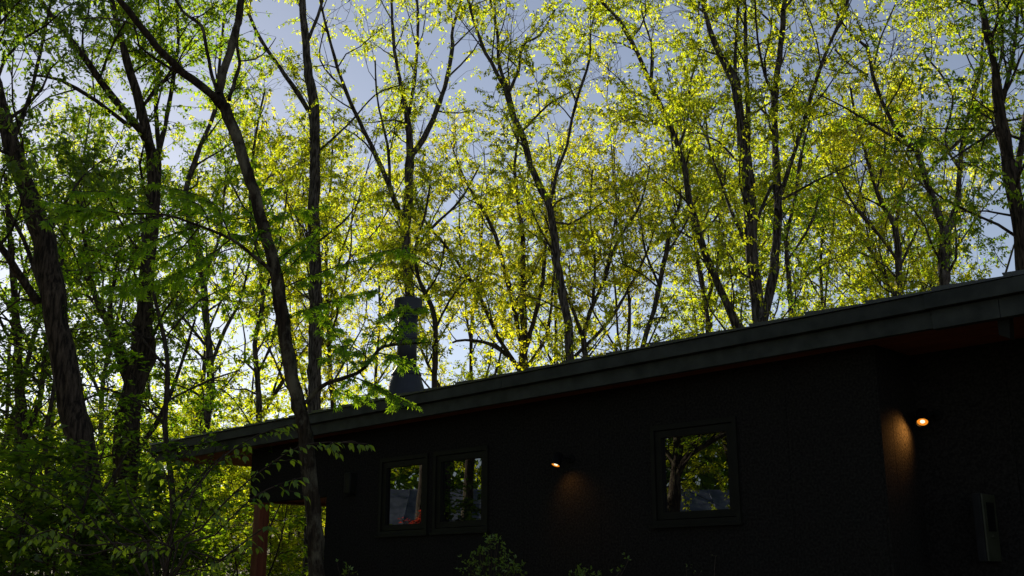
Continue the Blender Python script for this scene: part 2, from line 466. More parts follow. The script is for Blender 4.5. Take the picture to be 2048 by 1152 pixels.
# ------------------------------------------------------------------ fittings on the house
def house_thing(name, label, cat, x, y, z, group=None):
    p = house.location + HX * x + HY * y + Vector((0, 0, z))
    e = empty(name, p, R(-45)); tag(e, label, cat, group)
    return e
def lamp(px, py, yl, label, tilt, pan, power, wallpt):
    x, z = W(px, py, yl - .15)
    e = house_thing('wall_lamp', label, 'wall lamp', x, yl, z, 'lit wall lamps on the cabin')
    MB().lathe([(.038, 0), (.038, .012), (.03, .02)], k=20).build('mounting_plate', 'black_plastic', e)
    o = e.children[-1]; o.rotation_euler = (R(90), 0, 0); o.location = (.05, 0, .05)
    MB().add(*tube_simple([(.05, -.01, .05), (.05, -.09, .055), (.02, -.135, .03)], .009)).build('arm', 'black_plastic', e, smooth_=True)
    hd = MB().lathe([(.030, .10), (.040, .095), (.042, .02), (.046, -.012), (.046, -.02), (.041, -.02), (.038, -.004)], k=28, cap=False).build('lamp_shade', 'black_plastic', e, smooth_=True)
    bp = MB().lathe([(.001, -.006), (.017, -.006)], k=24, cap=False); bp.build('bulb', 'bulb_core', hd)
    MB().lathe([(.017, -.0065), (.0375, -.0055)], k=24, cap=False).build('lens_ring', 'bulb_rim', hd)
    MB().lathe([(.001, .1), (.030, .1)], k=24, cap=False).build('shade_cap', 'black_plastic', hd)
    hd.location = (0, -.15, 0)
    aim = Vector(tilt).normalized()                        # direction the open end points, house axes
    hd.rotation_euler = (-aim).to_track_quat('Z', 'Y').to_euler()
    ld = bpy.data.lights.new('lamp_light', 'SPOT'); ld.energy = power; ld.color = (1, .42, .09)
    ld.spot_size = R(120); ld.spot_blend = 1.0; ld.shadow_soft_size = .03
    lo = bpy.data.objects.new('lamp_light', ld); link(lo, e)
    lo.location = Vector((0, -.15, 0)) + aim * .055
    la = Vector(pan).normalized()
    lo.rotation_euler = (-la).to_track_quat('Z', 'Y').to_euler()
    return e
def tube_simple(pts, r, k=8):
    V, Fq = tube(np.array(pts, float), np.full(len(pts), r), k)
    return [tuple(v) for v in V], [tuple(int(i) for i in f) for f in Fq]

# ------------------------------------------------------------------ tubes, branches, leaves
def tube(P, rad, k=6):
    P = np.asarray(P, float); n = len(P)
    T = np.gradient(P, axis=0)
    T /= (np.linalg.norm(T, axis=1, keepdims=True) + 1e-9)
    up = np.array([0, 0, 1.0]) if abs(T[:, 2]).mean() < .8 else np.array([0, 1.0, 0])
    A = np.cross(T, up); A /= (np.linalg.norm(A, axis=1, keepdims=True) + 1e-9)
    B = np.cross(T, A)
    ang = np.arange(k) * 2 * np.pi / k
    ring = A[:, None, :] * np.cos(ang)[None, :, None] + B[:, None, :] * np.sin(ang)[None, :, None]
    V = (P[:, None, :] + ring * np.asarray(rad)[:, None, None]).reshape(-1, 3)
    j = np.arange(n - 1)[:, None] * k; i = np.arange(k)[None, :]; i2 = (i + 1) % k
    Fq = np.stack([j + i, j + i2, j + k + i2, j + k + i], -1).reshape(-1, 4)
    return V, Fq
class Buf:
    def __init__(s): s.V = []; s.F = []; s.n = 0
    def add(s, V, Fq):
        s.V.append(V); s.F.append(Fq + s.n); s.n += len(V)
    def build(s, name, mat, parent, smooth_=False, origin=None):
        if not s.V: return None
        V = np.concatenate(s.V); 
        if origin is not None: V = V - np.array(origin)
        return np_mesh(name, V, np.concatenate(s.F), mat, parent, smooth_)
def resample(P, r, step):
    """Catmull-Rom through the control points"""
    P = np.asarray(P, float); r = np.asarray(r, float)
    out = []; ro = []
    for i in range(len(P) - 1):
        p0 = P[max(i - 1, 0)]; p1 = P[i]; p2 = P[i + 1]; p3 = P[min(i + 2, len(P) - 1)]
        m = max(2, int(np.linalg.norm(p2 - p1) / step))
        for t in np.linspace(0, 1, m, endpoint=False):
            out.append(.5 * ((2 * p1) + (-p0 + p2) * t + (2 * p0 - 5 * p1 + 4 * p2 - p3) * t * t + (-p0 + 3 * p1 - 3 * p2 + p3) * t ** 3))
            ro.append(r[i] * (1 - t) + r[i + 1] * t)
    out.append(P[-1]); ro.append(r[-1])
    return np.array(out), np.array(ro)
def unit(v): return v / (np.linalg.norm(v, axis=-1, keepdims=True) + 1e-9)

def leaf_quads(base, d, nrm, ln, wd, fold=.18):
    """one folded diamond per leaf"""
    side = unit(np.cross(d, nrm)); nn = np.cross(side, d)
    ln = ln[:, None]; wd = wd[:, None]
    mid = base + d * ln * .42
    a = mid + side * wd * .5 + nn * wd * fold
    b = mid - side * wd * .5 + nn * wd * fold
    tip = base + d * ln - nn * ln * .08
    V = np.stack([base, a, tip, b], 1).reshape(-1, 3)
    F4 = np.arange(len(base) * 4).reshape(-1, 4)
    return V, F4

GAPS = []      # openings in the canopy: (px, py, rx, ry)
def gap_mask(P):
    if not GAPS: return np.ones(len(P), bool)
    x, y, f = to_px(P)
    keep = np.ones(len(P), bool)
    for gx, gy, rx, ry in GAPS:
        d = ((x - gx) / rx) ** 2 + ((y - gy) / ry) ** 2
        keep &= rng.random(len(P)) > np.clip(1.2 - d * 1.5, 0, .93)
    return keep

class Tree:
    def __init__(s, name, label, base, bark, leaf, cat='tree', group=None):
        s.e = empty(name, base); tag(s.e, label, cat, group)
        s.o = np.array(base); s.bark = bark; s.leaf = leaf
        s.wood = Buf(); s.twig = Buf(); s.lv = []
        s.limbs = []
    def limb(s, P, r, k=10, step=.22, rough=.05, keep=True):
        P, r = resample(P, r, step)
        n = len(P)
        r = r * (1 + rough * rng.normal(size=n))
        P = P + rng.normal(size=(n, 3)) * (r[:, None] * .10)
        V, Fq = tube(P, r, k)
        V = V + rng.normal(size=V.shape) * np.repeat(r, k)[:, None] * .075
        s.wood.add(V, Fq)
        if keep: s.limbs.append((P, r))
    def twigs(s, every=.5, lo=.15, length=(1.0, 2.2), up=.35, sub=5, sublen=(.4, .9), nclus=5, nleaf=6, size=(.07, .035), spread=.9, style='droop', prob=1.0, zmin=None):
        cl = []; cd = []
        for P, r in s.limbs:
            seg = np.linalg.norm(np.diff(P, axis=0), axis=1); S = np.concatenate([[0], np.cumsum(seg)]); tot = S[-1]
            n = max(1, int(tot * (1 - lo) / every))
            for q in range(n + 1):
                if rng.random() > prob: continue
                sp = tot * lo + (tot * (1 - lo)) * min(1, (q + rng.random() * .8) / n)
                i = min(len(P) - 2, int(np.searchsorted(S, sp)) - 1); i = max(i, 0)
                p = P[i]; t = unit(P[i + 1] - P[i])
                if zmin is not None and p[2] < zmin: continue
                rd = unit(rng.normal(size=3)); rd = unit(rd - t * np.dot(rd, t))
                d = unit(rd * spread + t * rng.uniform(.25, .9) + np.array([0, 0, up]) * rng.uniform(.2, 1.2))
                L = rng.uniform(*length) * (1.0 - .35 * sp / tot)
                m = 6
                Q = [p]; dd = d
                for _ in range(m - 1):
                    dd = unit(dd + rng.normal(size=3) * .20 + np.array([0, 0, .06 * up]))
                    Q.append(Q[-1] + dd * L / (m - 1))
                Q = np.array(Q); r0 = min(r[i] * .5, .008 + .009 * L)
                rr = np.linspace(r0, .003, m)
                s.twig.add(*tube(Q, rr, 5))
                for _ in range(sub):
                    u = rng.uniform(.2, 1.0); a = u * (m - 1); ii = min(int(a), m - 2)
                    b = Q[ii] + (Q[ii + 1] - Q[ii]) * (a - ii)
                    tt = unit(Q[ii + 1] - Q[ii])
                    sd = unit(rng.normal(size=3)); sd = unit(sd - tt * np.dot(sd, tt) * .6)
                    if style == 'flat': sd[2] *= .25
                    sd = unit(sd + tt * .7 + np.array([0, 0, .15 * up]))
                    l2 = rng.uniform(*sublen)
                    X = b[None] + np.cumsum(np.vstack([np.zeros(3), unit(sd[None] + rng.normal(size=(3, 3)) * .22) * l2 / 3]), 0)
                    s.twig.add(*tube(X, np.linspace(.0062, .0026, 4), 3))
                    w = rng.uniform(.15, 1.05, nclus)
                    c = X[0] + (X[-1] - X[0]) * w[:, None]
                    cl.append(c); cd.append(np.repeat(unit(X[-1] - X[0])[None], nclus, 0))
        if cl:
            s.leaves(np.concatenate(cl), np.concatenate(cd), nleaf, size, style)
    def leaves(s, C, D, nleaf, size, style):
        k = gap_mask(C); C = C[k]; D = D[k]
        n = len(C) * nleaf
        if n == 0: return
        base = np.repeat(C, nleaf, 0) + rng.normal(size=(n, 3)) * size[0] * .35
        rd = unit(rng.normal(size=(n, 3)))
        if style == 'flat':
            rd[:, 2] *= .25
            d = unit(rd * 1.0 + np.repeat(D, nleaf, 0) * .5 + np.array([0, 0, -.28]))
            nrm = unit(np.array([0, 0, 1.0]) + rng.normal(size=(n, 3)) * .28)
        else:
            d = unit(rd * .75 + np.repeat(D, nleaf, 0) * .35 + np.array([0, 0, -.55]))
            nrm = unit(rng.normal(size=(n, 3)) + np.array([0, 0, .3]))
        sc = rng.uniform(.45, 1.35, n)
        s.lv.append(leaf_quads(base, d, nrm, size[0] * sc, size[1] * sc))
    def finish(s, trunk_name='trunk'):
        s.wood.build(trunk_name, s.bark, s.e, True, s.o)
        t = s.twig.build('branches', s.bark, s.e, False, s.o)
        if t: t['kind'] = 'stuff'
        if s.lv:
            b = Buf()
            for V, F4 in s.lv: b.add(V, F4)
            c = b.build('crown', s.leaf, s.e, False, s.o); c['kind'] = 'stuff'
        return s.e

NLEAF = [0]
def px_limb(pts, Y, dY=0.0):
    """pts: (px, py, width px); Y depth in metres; dY drift of depth along the limb"""
    P = []; r = []
    n = len(pts)
    for i, (x, y, w) in enumerate(pts):
        Yi = Y + dY * i / max(1, n - 1)
        p = at(x, y, Yi); P.append(p); r.append(w * Yi / F_PX / CP * .5 * .78)
    return np.array(P), np.array(r)
def to_base(P, r):
    """extend a trunk from its lowest drawn point down to the ground"""
    lean = P[0] - P[1]; lean = lean / max(1e-6, -lean[2]) if lean[2] < 0 else np.array([0, 0, -1.0])
    lean = np.clip(lean, -.35, .35); lean[2] = -1
    p = P[0].copy(); out = []
    gz = float(ground(p[0], p[1]))
    h = p[2] - gz
    if h > .25:
        for q in (1.0, .5):
            pp = P[0] + lean * h * q * np.array([.6, .6, 1]); out.append((pp, r[0] * (1.08 + .25 * q)))
        out[0] = (np.array([out[0][0][0], out[0][0][1], float(ground(out[0][0][0], out[0][0][1])) - .1]), out[0][1])
    if out:
        P = np.vstack([[o[0] for o in out], P]); r = np.concatenate([[o[1] for o in out], r])
    return P, r

TREES = []
def tree(name, label, Y, trunk, limbs=(), bark='bark_oak', leaf='leaf_lime', k=10, tw=None, group=None, dY=0.0, lead=0.0):
    P, r = px_limb(trunk, Y, dY); P, r = to_base(P, r)
    t = Tree(name, label, (float(P[0][0]), float(P[0][1]), float(P[0][2])), bark, leaf, 'tree', group)
    P2 = P
    if lead:     # carry the leader on above the frame
        d = unit(P[-1] - P[-2]); d = unit(d + np.array([0, 0, .3]))
        P2 = np.vstack([P, P[-1] + d * lead * .5, P[-1] + d * lead]); r2 = np.concatenate([r, [r[-1] * .6, r[-1] * .2]])
        t.limb(P2, r2, k)
    else: t.limb(P, r, k)
    for lb in limbs:
        pts = lb[0]; drift = lb[1] if len(lb) > 1 else rng.uniform(-1.5, 1.5)
        Q, q = px_limb(pts, Y, drift)
        if lead and pts[-1][1] < 10:
            d = unit(unit(Q[-1] - Q[-2]) + np.array([0, 0, .25]))
            Q = np.vstack([Q, Q[-1] + d * lead * .45, Q[-1] + d * lead * .9]); q = np.concatenate([q, [q[-1] * .6, q[-1] * .2]])
        t.limb(Q, q, max(6, k - 2))
    if tw: 
        for kw in (tw if isinstance(tw, list) else [tw]): t.twigs(**kw)
    t.finish(); TREES.append(t)
    return t

#LAMPS
lamp(1112, 928, 0.0, 'small black wall lamp glowing orange between the paired and single windows', (.04, -.45, -.9), (.25, .62, -1), 1.1, None)
lamp(1845, 842, REC, 'round black wall lamp glowing brightly on the recessed entrance wall', (.25, -.65, -.8), (-.85, -.34, -.36), 6.5, None)

# small vent hood left of the windows
x, z = W(707, 967)
e = house_thing('vent_hood', 'small dark vent hood on the wall left of the paired windows', 'vent', x, 0, z)
MB().prism_y([(-.055, -.11), (.055, -.11), (.055, .11), (-.055, .11)], -.09, .0).build('hood', 'frame_metal', e, bevel=.012)
MB().box(-.05, .05, -.085, -.005, -.125, -.112).build('outlet', 'black_plastic', e)
# small socket box and meter box in the entrance recess
x, z = W(1836, 990, REC)
e = house_thing('door_chime', 'tiny dark rectangular fitting on the entrance wall below the bright lamp', 'wall fitting', x, REC, z)
MB().box(-.035, .035, -.03, 0, -.06, .06).build('cover', 'black_plastic', e, bevel=.006)
MB().box(-.03, .03, -.034, -.031, -.058, -.048).build('light_strip', 'box_grey', e)
x, z = W(1992, 1046, REC)
e = house_thing('meter_box', 'dark upright box with pale framed window beside the entrance at the right edge', 'meter box', x, REC, z)
x0, z0 = 0, 0
MB().box(-.06, .0, -.22, 0, -.26, .19).build('case', 'rubber_dark', e, bevel=.01)
pn = MB().box(.001, .014, -.215, -.005, -.255, .185).build('side_panel', 'box_grey', e, bevel=.004)
MB().box(.0145, .018, -.17, -.05, -.06, .13).build('display', 'black_plastic', pn)
MB().box(.0145, .03, -.14, -.08, -.10, -.085).build('latch', 'box_grey', pn)

# stove flue through the roof
def flue():
    yl = 1.0
    x, z = W(812, 780, yl)
    zr = rz(x)
    e = house_thing('stove_flue', 'black metal stove flue with wide cap and conical base on the roof', 'flue', x, yl, zr)
    ztop = W(815, 600, yl)[1] - zr
    sc = (yl * .7 + 11) / F_PX
    rp = .118; zc = W(815, 735, yl)[1] - zr
    MB().lathe([(.37, -.06), (.36, .0), (.165, zc - .085)], k=32).build('base_cone', 'flue_paint', e, smooth_=False)
    MB().lathe([(.178, zc - .10), (.182, zc - .085), (.122, zc + .012)], k=32, cap=False).build('storm_collar', 'flue_paint', e)
    MB().lathe([(rp, zc - .09), (rp, ztop - .12)], k=32).build('pipe', 'flue_paint', e, smooth_=True)
    for zz in (zc + .35, ztop - .22): MB().lathe([(rp + .001, zz), (rp + .005, zz + .004), (rp + .005, zz + .02), (rp + .001, zz + .024)], k=32, cap=False).build('pipe_band', 'flue_paint', e)
    cap = MB().lathe([(.158, ztop - .165), (.174, ztop - .16), (.174, ztop - .012), (.164, ztop), (.02, ztop + .03)], k=32).build('cap', 'flue_paint', e)
    MB().lathe([(.10, ztop - .16), (.135, ztop - .15), (.135, ztop - .146)], k=32).build('cap_skirt', 'black_plastic', cap)
flue()

#TREES-BEGIN
GAPS += [(548, 60, 42, 70), (560, 170, 34, 60), (770, 30, 60, 40), (925, 70, 45, 45), (1030, 45, 40, 60), (1235, 110, 35, 60),
         (1180, 150, 30, 40), (850, 250, 30, 40), (1345, 30, 40, 50), (1560, 110, 16, 40), (1590, 60, 25, 40), (1800, 90, 60, 40), (690, 20, 40, 40),
         (1400, 560, 25, 40), (960, 300, 35, 30), (1260, 330, 30, 40), (1720, 330, 30, 60)]
OAK = dict(every=.36, lo=.12, length=(1.0, 2.5), up=.45, sub=9, sublen=(.4, 1.0), nclus=12, nleaf=4, size=(.072, .034))
OAKF = dict(every=.45, lo=.1, length=(1.2, 2.9), up=.45, sub=8, sublen=(.5, 1.1), nclus=10, nleaf=4, size=(.084, .041))
FLAT = dict(every=.4, lo=.25, length=(1.0, 2.3), up=.1, sub=6, sublen=(.4, .9), nclus=5, nleaf=5, size=(.075, .05), style='flat', spread=1.2)
def v(base, **kw):
    d = dict(base); d.update(kw); return d

# ---- named trees, left to right
tree('oak_tree', 'thick dark leaning trunk at the far left edge with the sun beside it', 11.0,
     [(192, 1160, 62), (186, 1010, 60), (165, 900, 62), (132, 760, 66), (108, 600, 62), (88, 480, 56), (42, 350, 46), (0, 205, 40), (-50, 60, 34), (-90, -80, 26)],
     [([(75, 605, 22), (32, 540, 20), (0, 490, 18), (-60, 400, 12)], -1.0), ([(78, 570, 10), (48, 480, 11), (20, 430, 9), (-30, 300, 6)], .8),
      ([(72, 605, 7), (40, 598, 6), (0, 630, 4), (-40, 640, 3)], .2), ([(20, 290, 14), (60, 190, 10), (90, 60, 8), (110, -40, 6)], 1.5)],
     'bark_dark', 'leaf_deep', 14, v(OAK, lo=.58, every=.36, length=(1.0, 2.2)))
tree('oak_tree', 'massive dark forked tree left of the slim leaning tree, limbs fanning up', 15.0,
     [(252, 1160, 62), (250, 950, 56), (262, 800, 54), (280, 715, 58), (286, 650, 46), (292, 560, 36), (305, 420, 32), (305, 330, 30), (290, 250, 25), (262, 150, 22), (236, 50, 16), (220, -30, 14)],
     [([(255, 760, 30), (238, 700, 26), (214, 640, 22), (188, 585, 16), (170, 480, 10), (150, 380, 7)], 1.0),
      ([(300, 300, 22), (282, 262, 20), (222, 190, 20), (150, 90, 16), (75, -5, 13)], -1.5),
      ([(308, 340, 15), (330, 250, 12), (345, 170, 11), (356, 80, 9), (352, -20, 8)], 1.5),
      ([(312, 420, 13), (318, 330, 12), (312, 200, 12), (320, 90, 9), (315, -20, 8)], 2.0),
      ([(275, 900, 14), (310, 850, 13), (340, 790, 10), (365, 720, 8), (390, 640, 5)], 1.0),
      ([(262, 255, 12), (190, 200, 11), (120, 160, 9), (60, 150, 7)], -1.0)],
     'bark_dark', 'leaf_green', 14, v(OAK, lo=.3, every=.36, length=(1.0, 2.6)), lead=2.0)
tree('slender_tree', 'thin tree with curved trunk between the forked oak and the roof tip', 20.0,
     [(372, 1160, 24), (378, 1080, 24), (402, 900, 25), (421, 780, 21), (414, 650, 17), (405, 560, 15), (380, 450, 13), (372, 380, 14), (402, 290, 12), (430, 220, 11), (440, 120, 8), (450, 20, 6)],
     [([(418, 740, 10), (450, 660, 9), (480, 600, 7), (500, 520, 5)], 1.0), ([(405, 560, 8), (440, 470, 7), (450, 380, 5), (470, 300, 4)], 2.0), ([(410, 690, 8), (370, 640, 7), (330, 600, 5)], -1.0)],
     'bark_oak', 'leaf_green', 9, v(OAK, lo=.15, every=.5))
tree('slender_tree', 'slim wavy trunk just right of the roof tip, behind the leaning tree', 25.0,
     [(520, 880, 15), (516, 770, 14), (510, 690, 12), (525, 600, 11), (515, 500, 9), (500, 400, 8), (510, 280, 7), (530, 180, 5)],
     [([(514, 750, 8), (545, 680, 7), (560, 600, 5)], 1.0), ([(524, 610, 7), (560, 480, 6), (575, 380, 5)], 1.5), ([(508, 450, 6), (460, 360, 5), (440, 280, 4)], 1)],
     'bark_oak', 'leaf_lime', 8, v(OAKF, lo=.15, every=.55))
tree('oak_tree', 'straight dark trunk rising behind the roof right beside the leaning tree', 22.0,
     [(629, 835, 33), (629, 700, 34), (632, 560, 32), (628, 450, 30), (630, 300, 28), (628, 230, 28), (618, 150, 24), (608, 50, 20), (602, -40, 18)],
     [([(618, 222, 13), (598, 190, 13), (570, 150, 11), (522, 80, 10), (495, 20, 8), (485, -30, 7)], -1.5), ([(640, 300, 6), (700, 245, 5), (750, 190, 4), (800, 170, 3)], 1.0),
      ([(640, 480, 6), (690, 440, 5), (720, 400, 4)], 2.0), ([(615, 80, 10), (640, 20, 8), (650, -40, 6)], 1.0)],
     'bark_oak', 'leaf_lime', 14, v(OAK, lo=.35, every=.65, prob=.8, length=(.8, 1.8)), lead=2.5)
tree('oak_tree', 'tall tree directly behind the stove flue, trunk splitting into upright limbs', 24.0,
     [(824, 800, 27), (819, 600, 26), (815, 520, 28), (812, 470, 26), (816, 400, 24), (820, 330, 22), (816, 250, 18), (806, 190, 12), (792, 120, 9), (784, 40, 8), (785, -30, 6)],
     [([(806, 450, 16), (795, 418, 14), (770, 350, 12), (727, 260, 11), (690, 180, 10), (662, 90, 8), (640, 0, 6)], -1.5),
      ([(822, 310, 15), (848, 277, 15), (884, 190, 13), (903, 110, 11), (905, 60, 9), (924, -5, 8)], 1.5),
      ([(818, 225, 10), (829, 160, 9), (836, 60, 8), (833, -20, 7)], 2.0),
      ([(815, 520, 9), (860, 460, 8), (920, 400, 6), (960, 330, 4)], 1.5), ([(780, 370, 8), (775, 290, 7), (755, 200, 5), (750, 120, 4)], .5),
      ([(690, 180, 6), (640, 120, 4), (655, 40, 3)], -1)],
     'bark_oak', 'leaf_lime', 12, v(OAKF, lo=.2, every=.6, size=(.078, .036)), lead=2.0)
tree('slender_tree', 'thin crooked trunk immediately right of the stove flue', 20.5,
     [(869, 790, 14), (871, 700, 14), (870, 640, 13), (853, 590, 12), (838, 560, 10), (830, 500, 8), (850, 430, 6), (860, 370, 5)],
     [([(870, 660, 7), (900, 600, 6), (930, 560, 4)], 1.0), ([(850, 590, 6), (880, 540, 5), (890, 480, 4)], -1.0)],
     'bark_young', 'leaf_lime', 8, v(OAK, lo=.2, every=.5, length=(.8, 1.6)))
tree('fan_shaped_tree', 'low forking tree spreading like a fan behind the middle of the roof', 28.0,
     [(1044, 765, 26), (1046, 720, 25), (1048, 690, 20), (1046, 560, 15), (1046, 480, 12), (1036, 400, 10), (1030, 330, 8), (1040, 250, 5)],
     [([(1040, 740, 14), (1005, 690, 12), (962, 600, 11), (940, 560, 10), (890, 490, 8), (855, 450, 6), (830, 400, 4)], -1.5),
      ([(1046, 715, 14), (1026, 610, 12), (1008, 540, 11), (990, 470, 10), (960, 410, 8), (925, 350, 6), (900, 280, 4)], 1.0),
      ([(1050, 700, 13), (1082, 580, 11), (1095, 440, 8), (1105, 360, 6), (1130, 280, 4)], 2.0),
      ([(1052, 735, 10), (1090, 680, 9), (1103, 610, 7), (1106, 560, 5), (1120, 500, 3)], -1.0),
      ([(1030, 725, 10), (985, 690, 9), (930, 680, 7), (905, 685, 5)], .5), ([(940, 560, 7), (880, 540, 6), (840, 520, 4)], -.5)],
     'bark_oak', 'leaf_gold', 10, v(OAKF, lo=.1, every=.55), lead=0)
tree('oak_tree', 'slender tree with a sinuous trunk just right of the fan shaped tree', 19.0,
     [(1141, 740, 22), (1136, 650, 22), (1122, 570, 20), (1112, 500, 20), (1100, 420, 20), (1084, 380, 18), (1060, 330, 16), (1046, 272, 16), (1025, 232, 14), (1008, 175, 12), (982, 125, 10), (962, 85, 9), (940, 15, 8), (930, -30, 7)],
     [([(1040, 262, 11), (1024, 215, 11), (1017, 181, 10), (998, 130, 9), (994, 60, 8), (975, -20, 6)], 1.0),
      ([(1017, 185, 9), (1038, 137, 9), (1045, 90, 8), (1080, 70, 6), (1110, 20, 5)], 1.5),
      ([(1097, 412, 9), (1108, 375, 9), (1115, 340, 9), (1134, 290, 8), (1148, 219, 8), (1178, 123, 7), (1182, 60, 5), (1200, -10, 4)], 1.5),
      ([(1045, 262, 7), (1080, 225, 6), (1110, 200, 4), (1140, 185, 3)], 1.0)],
     'bark_oak', 'leaf_lime', 12, v(OAK, lo=.3, every=.42, prob=.95), lead=1.5)
tree('forked_tree', 'small forked tree with wide V limbs right of the sinuous trunk', 26.0,
     [(1172, 740, 15), (1171, 718, 15), (1168, 674, 14), (1181, 622, 11), (1209, 561, 10), (1226, 502, 9), (1255, 450, 7), (1282, 405, 6), (1300, 330, 4)],
     [([(1168, 680, 10), (1147, 622, 10), (1127, 571, 9), (1110, 500, 6), (1090, 430, 4)], -1.0), ([(1150, 712, 9), (1215, 646, 9), (1250, 591, 8), (1284, 526, 7), (1302, 482, 5), (1320, 410, 3)], 1.0),
      ([(1185, 610, 8), (1190, 520, 7), (1180, 430, 6), (1185, 340, 4)], 1.0), ([(1209, 561, 6), (1225, 470, 5), (1240, 380, 4)], 2.0)],
     'bark_oak', 'leaf_gold', 9, v(OAKF, lo=.1, every=.5))
tree('slender_tree', 'thin straight sapling trunk between the V forked tree and the leaning oak', 23.0,
     [(1280, 715, 13), (1308, 620, 12), (1330, 510, 12), (1346, 440, 10), (1362, 400, 8), (1350, 330, 6), (1340, 250, 4)],
     [([(1318, 570, 7), (1290, 500, 6), (1280, 420, 4)], 1.0), ([(1330, 510, 6), (1370, 450, 5), (1400, 380, 4)], 1.0)],
     'bark_oak', 'leaf_lime', 8, v(OAKF, lo=.15, every=.5, size=(.078, .036)))
tree('oak_tree', 'long slanting trunk leaning left, just left of the twin trunked oak', 20.0,
     [(1480, 680, 23), (1474, 655, 22), (1450, 600, 20), (1420, 530, 18), (1395, 460, 17), (1376, 390, 17), (1371, 340, 15), (1355, 290, 14), (1330, 230, 13), (1302, 170, 12), (1272, 100, 11), (1238, 40, 10), (1195, -5, 9)],
     [([(1355, 300, 8), (1375, 240, 7), (1380, 170, 6), (1400, 100, 4)], 1.5), ([(1302, 170, 7), (1305, 100, 6), (1285, 30, 5), (1280, -20, 4)], 1.0),
      ([(1400, 470, 7), (1440, 420, 6), (1450, 340, 5)], 2.0), ([(1330, 235, 6), (1300, 250, 5), (1270, 230, 4)], -1.0)],
     'bark_oak', 'leaf_lime', 12, v(OAK, lo=.25, every=.42), lead=2.0)
tree('oak_tree', 'thick twin trunked oak rising behind the right half of the roof', 16.0,
     [(1522, 665, 36), (1519, 640, 34), (1510, 560, 33), (1501, 480, 33), (1500, 400, 34), (1490, 310, 30), (1480, 240, 26), (1470, 165, 24), (1440, 110, 18), (1420, 60, 15), (1404, -5, 13)],
     [([(1524, 650, 26), (1545, 560, 25), (1556, 430, 22), (1551, 300, 20), (1549, 200, 18), (1556, 140, 16), (1563, 70, 15), (1568, 20, 14), (1572, -20, 11)], .8),
      ([(1471, 170, 12), (1470, 110, 10), (1476, 30, 9), (1475, -30, 7)], 1.0), ([(1497, 330, 14), (1496, 220, 13), (1492, 120, 11), (1490, 20, 9), (1490, -30, 8)], 1.2),
      ([(1552, 420, 11), (1580, 330, 12), (1606, 250, 11), (1626, 180, 10), (1652, 105, 9), (1690, 20, 8), (1700, -20, 7)], 1.0),
      ([(1492, 490, 9), (1462, 420, 9), (1448, 380, 7), (1420, 300, 5), (1410, 220, 4)], 1.0), ([(1549, 200, 8), (1530, 150, 7), (1515, 80, 6), (1510, 0, 5)], -1.0),
      ([(1566, 20, 8), (1590, -10, 7), (1600, -40, 6)], .5), ([(1515, 440, 10), (1530, 400, 9), (1550, 360, 8)], .3)],
     'bark_oak', 'leaf_lime', 14, v(OAK, lo=.3, every=.5, size=(.066, .031)), lead=1.5)
tree('slender_tree', 'thin dark trunk close behind the twin trunked oak on its right', 23.0,
     [(1582, 640, 13), (1578, 560, 13), (1572, 480, 11), (1590, 400, 9), (1600, 320, 7), (1620, 240, 5)],
     [([(1575, 520, 7), (1620, 450, 6), (1640, 380, 4)], 1.0), ([(1570, 480, 6), (1545, 420, 5)], .5)],
     'bark_oak', 'leaf_green', 8, v(OAKF, lo=.15, every=.45, size=(.078, .038)))
tree('slender_tree', 'medium trunk with spreading limbs between the twin oak and the Y shaped tree', 24.0,
     [(1799, 620, 19), (1797, 560, 19), (1795, 500, 18), (1788, 450, 15), (1768, 415, 12), (1752, 380, 10), (1735, 320, 8), (1712, 240, 7), (1700, 170, 5)],
     [([(1790, 455, 10), (1800, 400, 9), (1805, 330, 7), (1830, 260, 5)], 1.0), ([(1752, 385, 7), (1770, 300, 6), (1760, 200, 5)], 1.0),
      ([(1795, 520, 9), (1750, 460, 8), (1715, 420, 7), (1680, 360, 5), (1660, 300, 4)], -1.0), ([(1797, 540, 8), (1830, 470, 7), (1850, 420, 5)], .5)],
     'bark_oak', 'leaf_gold', 9, v(OAKF, lo=.12, every=.5))
tree('forked_tree', 'Y shaped trunk above the right end of the roof', 17.0,
     [(1889, 600, 31), (1889, 560, 30), (1890, 480, 28), (1886, 455, 20), (1862, 390, 16), (1832, 300, 14), (1800, 268, 12), (1772, 220, 11), (1745, 150, 10), (1735, 95, 9), (1700, 70, 7), (1670, 20, 6)],
     [([(1892, 470, 22), (1902, 442, 18), (1916, 400, 15), (1920, 330, 13), (1932, 250, 12), (1950, 185, 10), (1962, 130, 9), (1965, 40, 7), (1950, -20, 6)], 1.0),
      ([(1832, 300, 8), (1780, 270, 8), (1730, 240, 7), (1690, 215, 5), (1640, 190, 4)], -1.0), ([(1735, 150, 7), (1700, 130, 6), (1670, 100, 5)], 1.0),
      ([(1850, 350, 8), (1900, 300, 7), (1930, 270, 6), (1990, 230, 4)], .5), ([(1745, 150, 6), (1760, 80, 5), (1790, 10, 4)], 1.0), ([(1920, 340, 8), (1890, 280, 7), (1905, 190, 6), (1850, 110, 5)], .8)],
     'bark_oak', 'leaf_lime', 12, v(OAK, lo=.2, every=.45, size=(.066, .031)), lead=1.2)
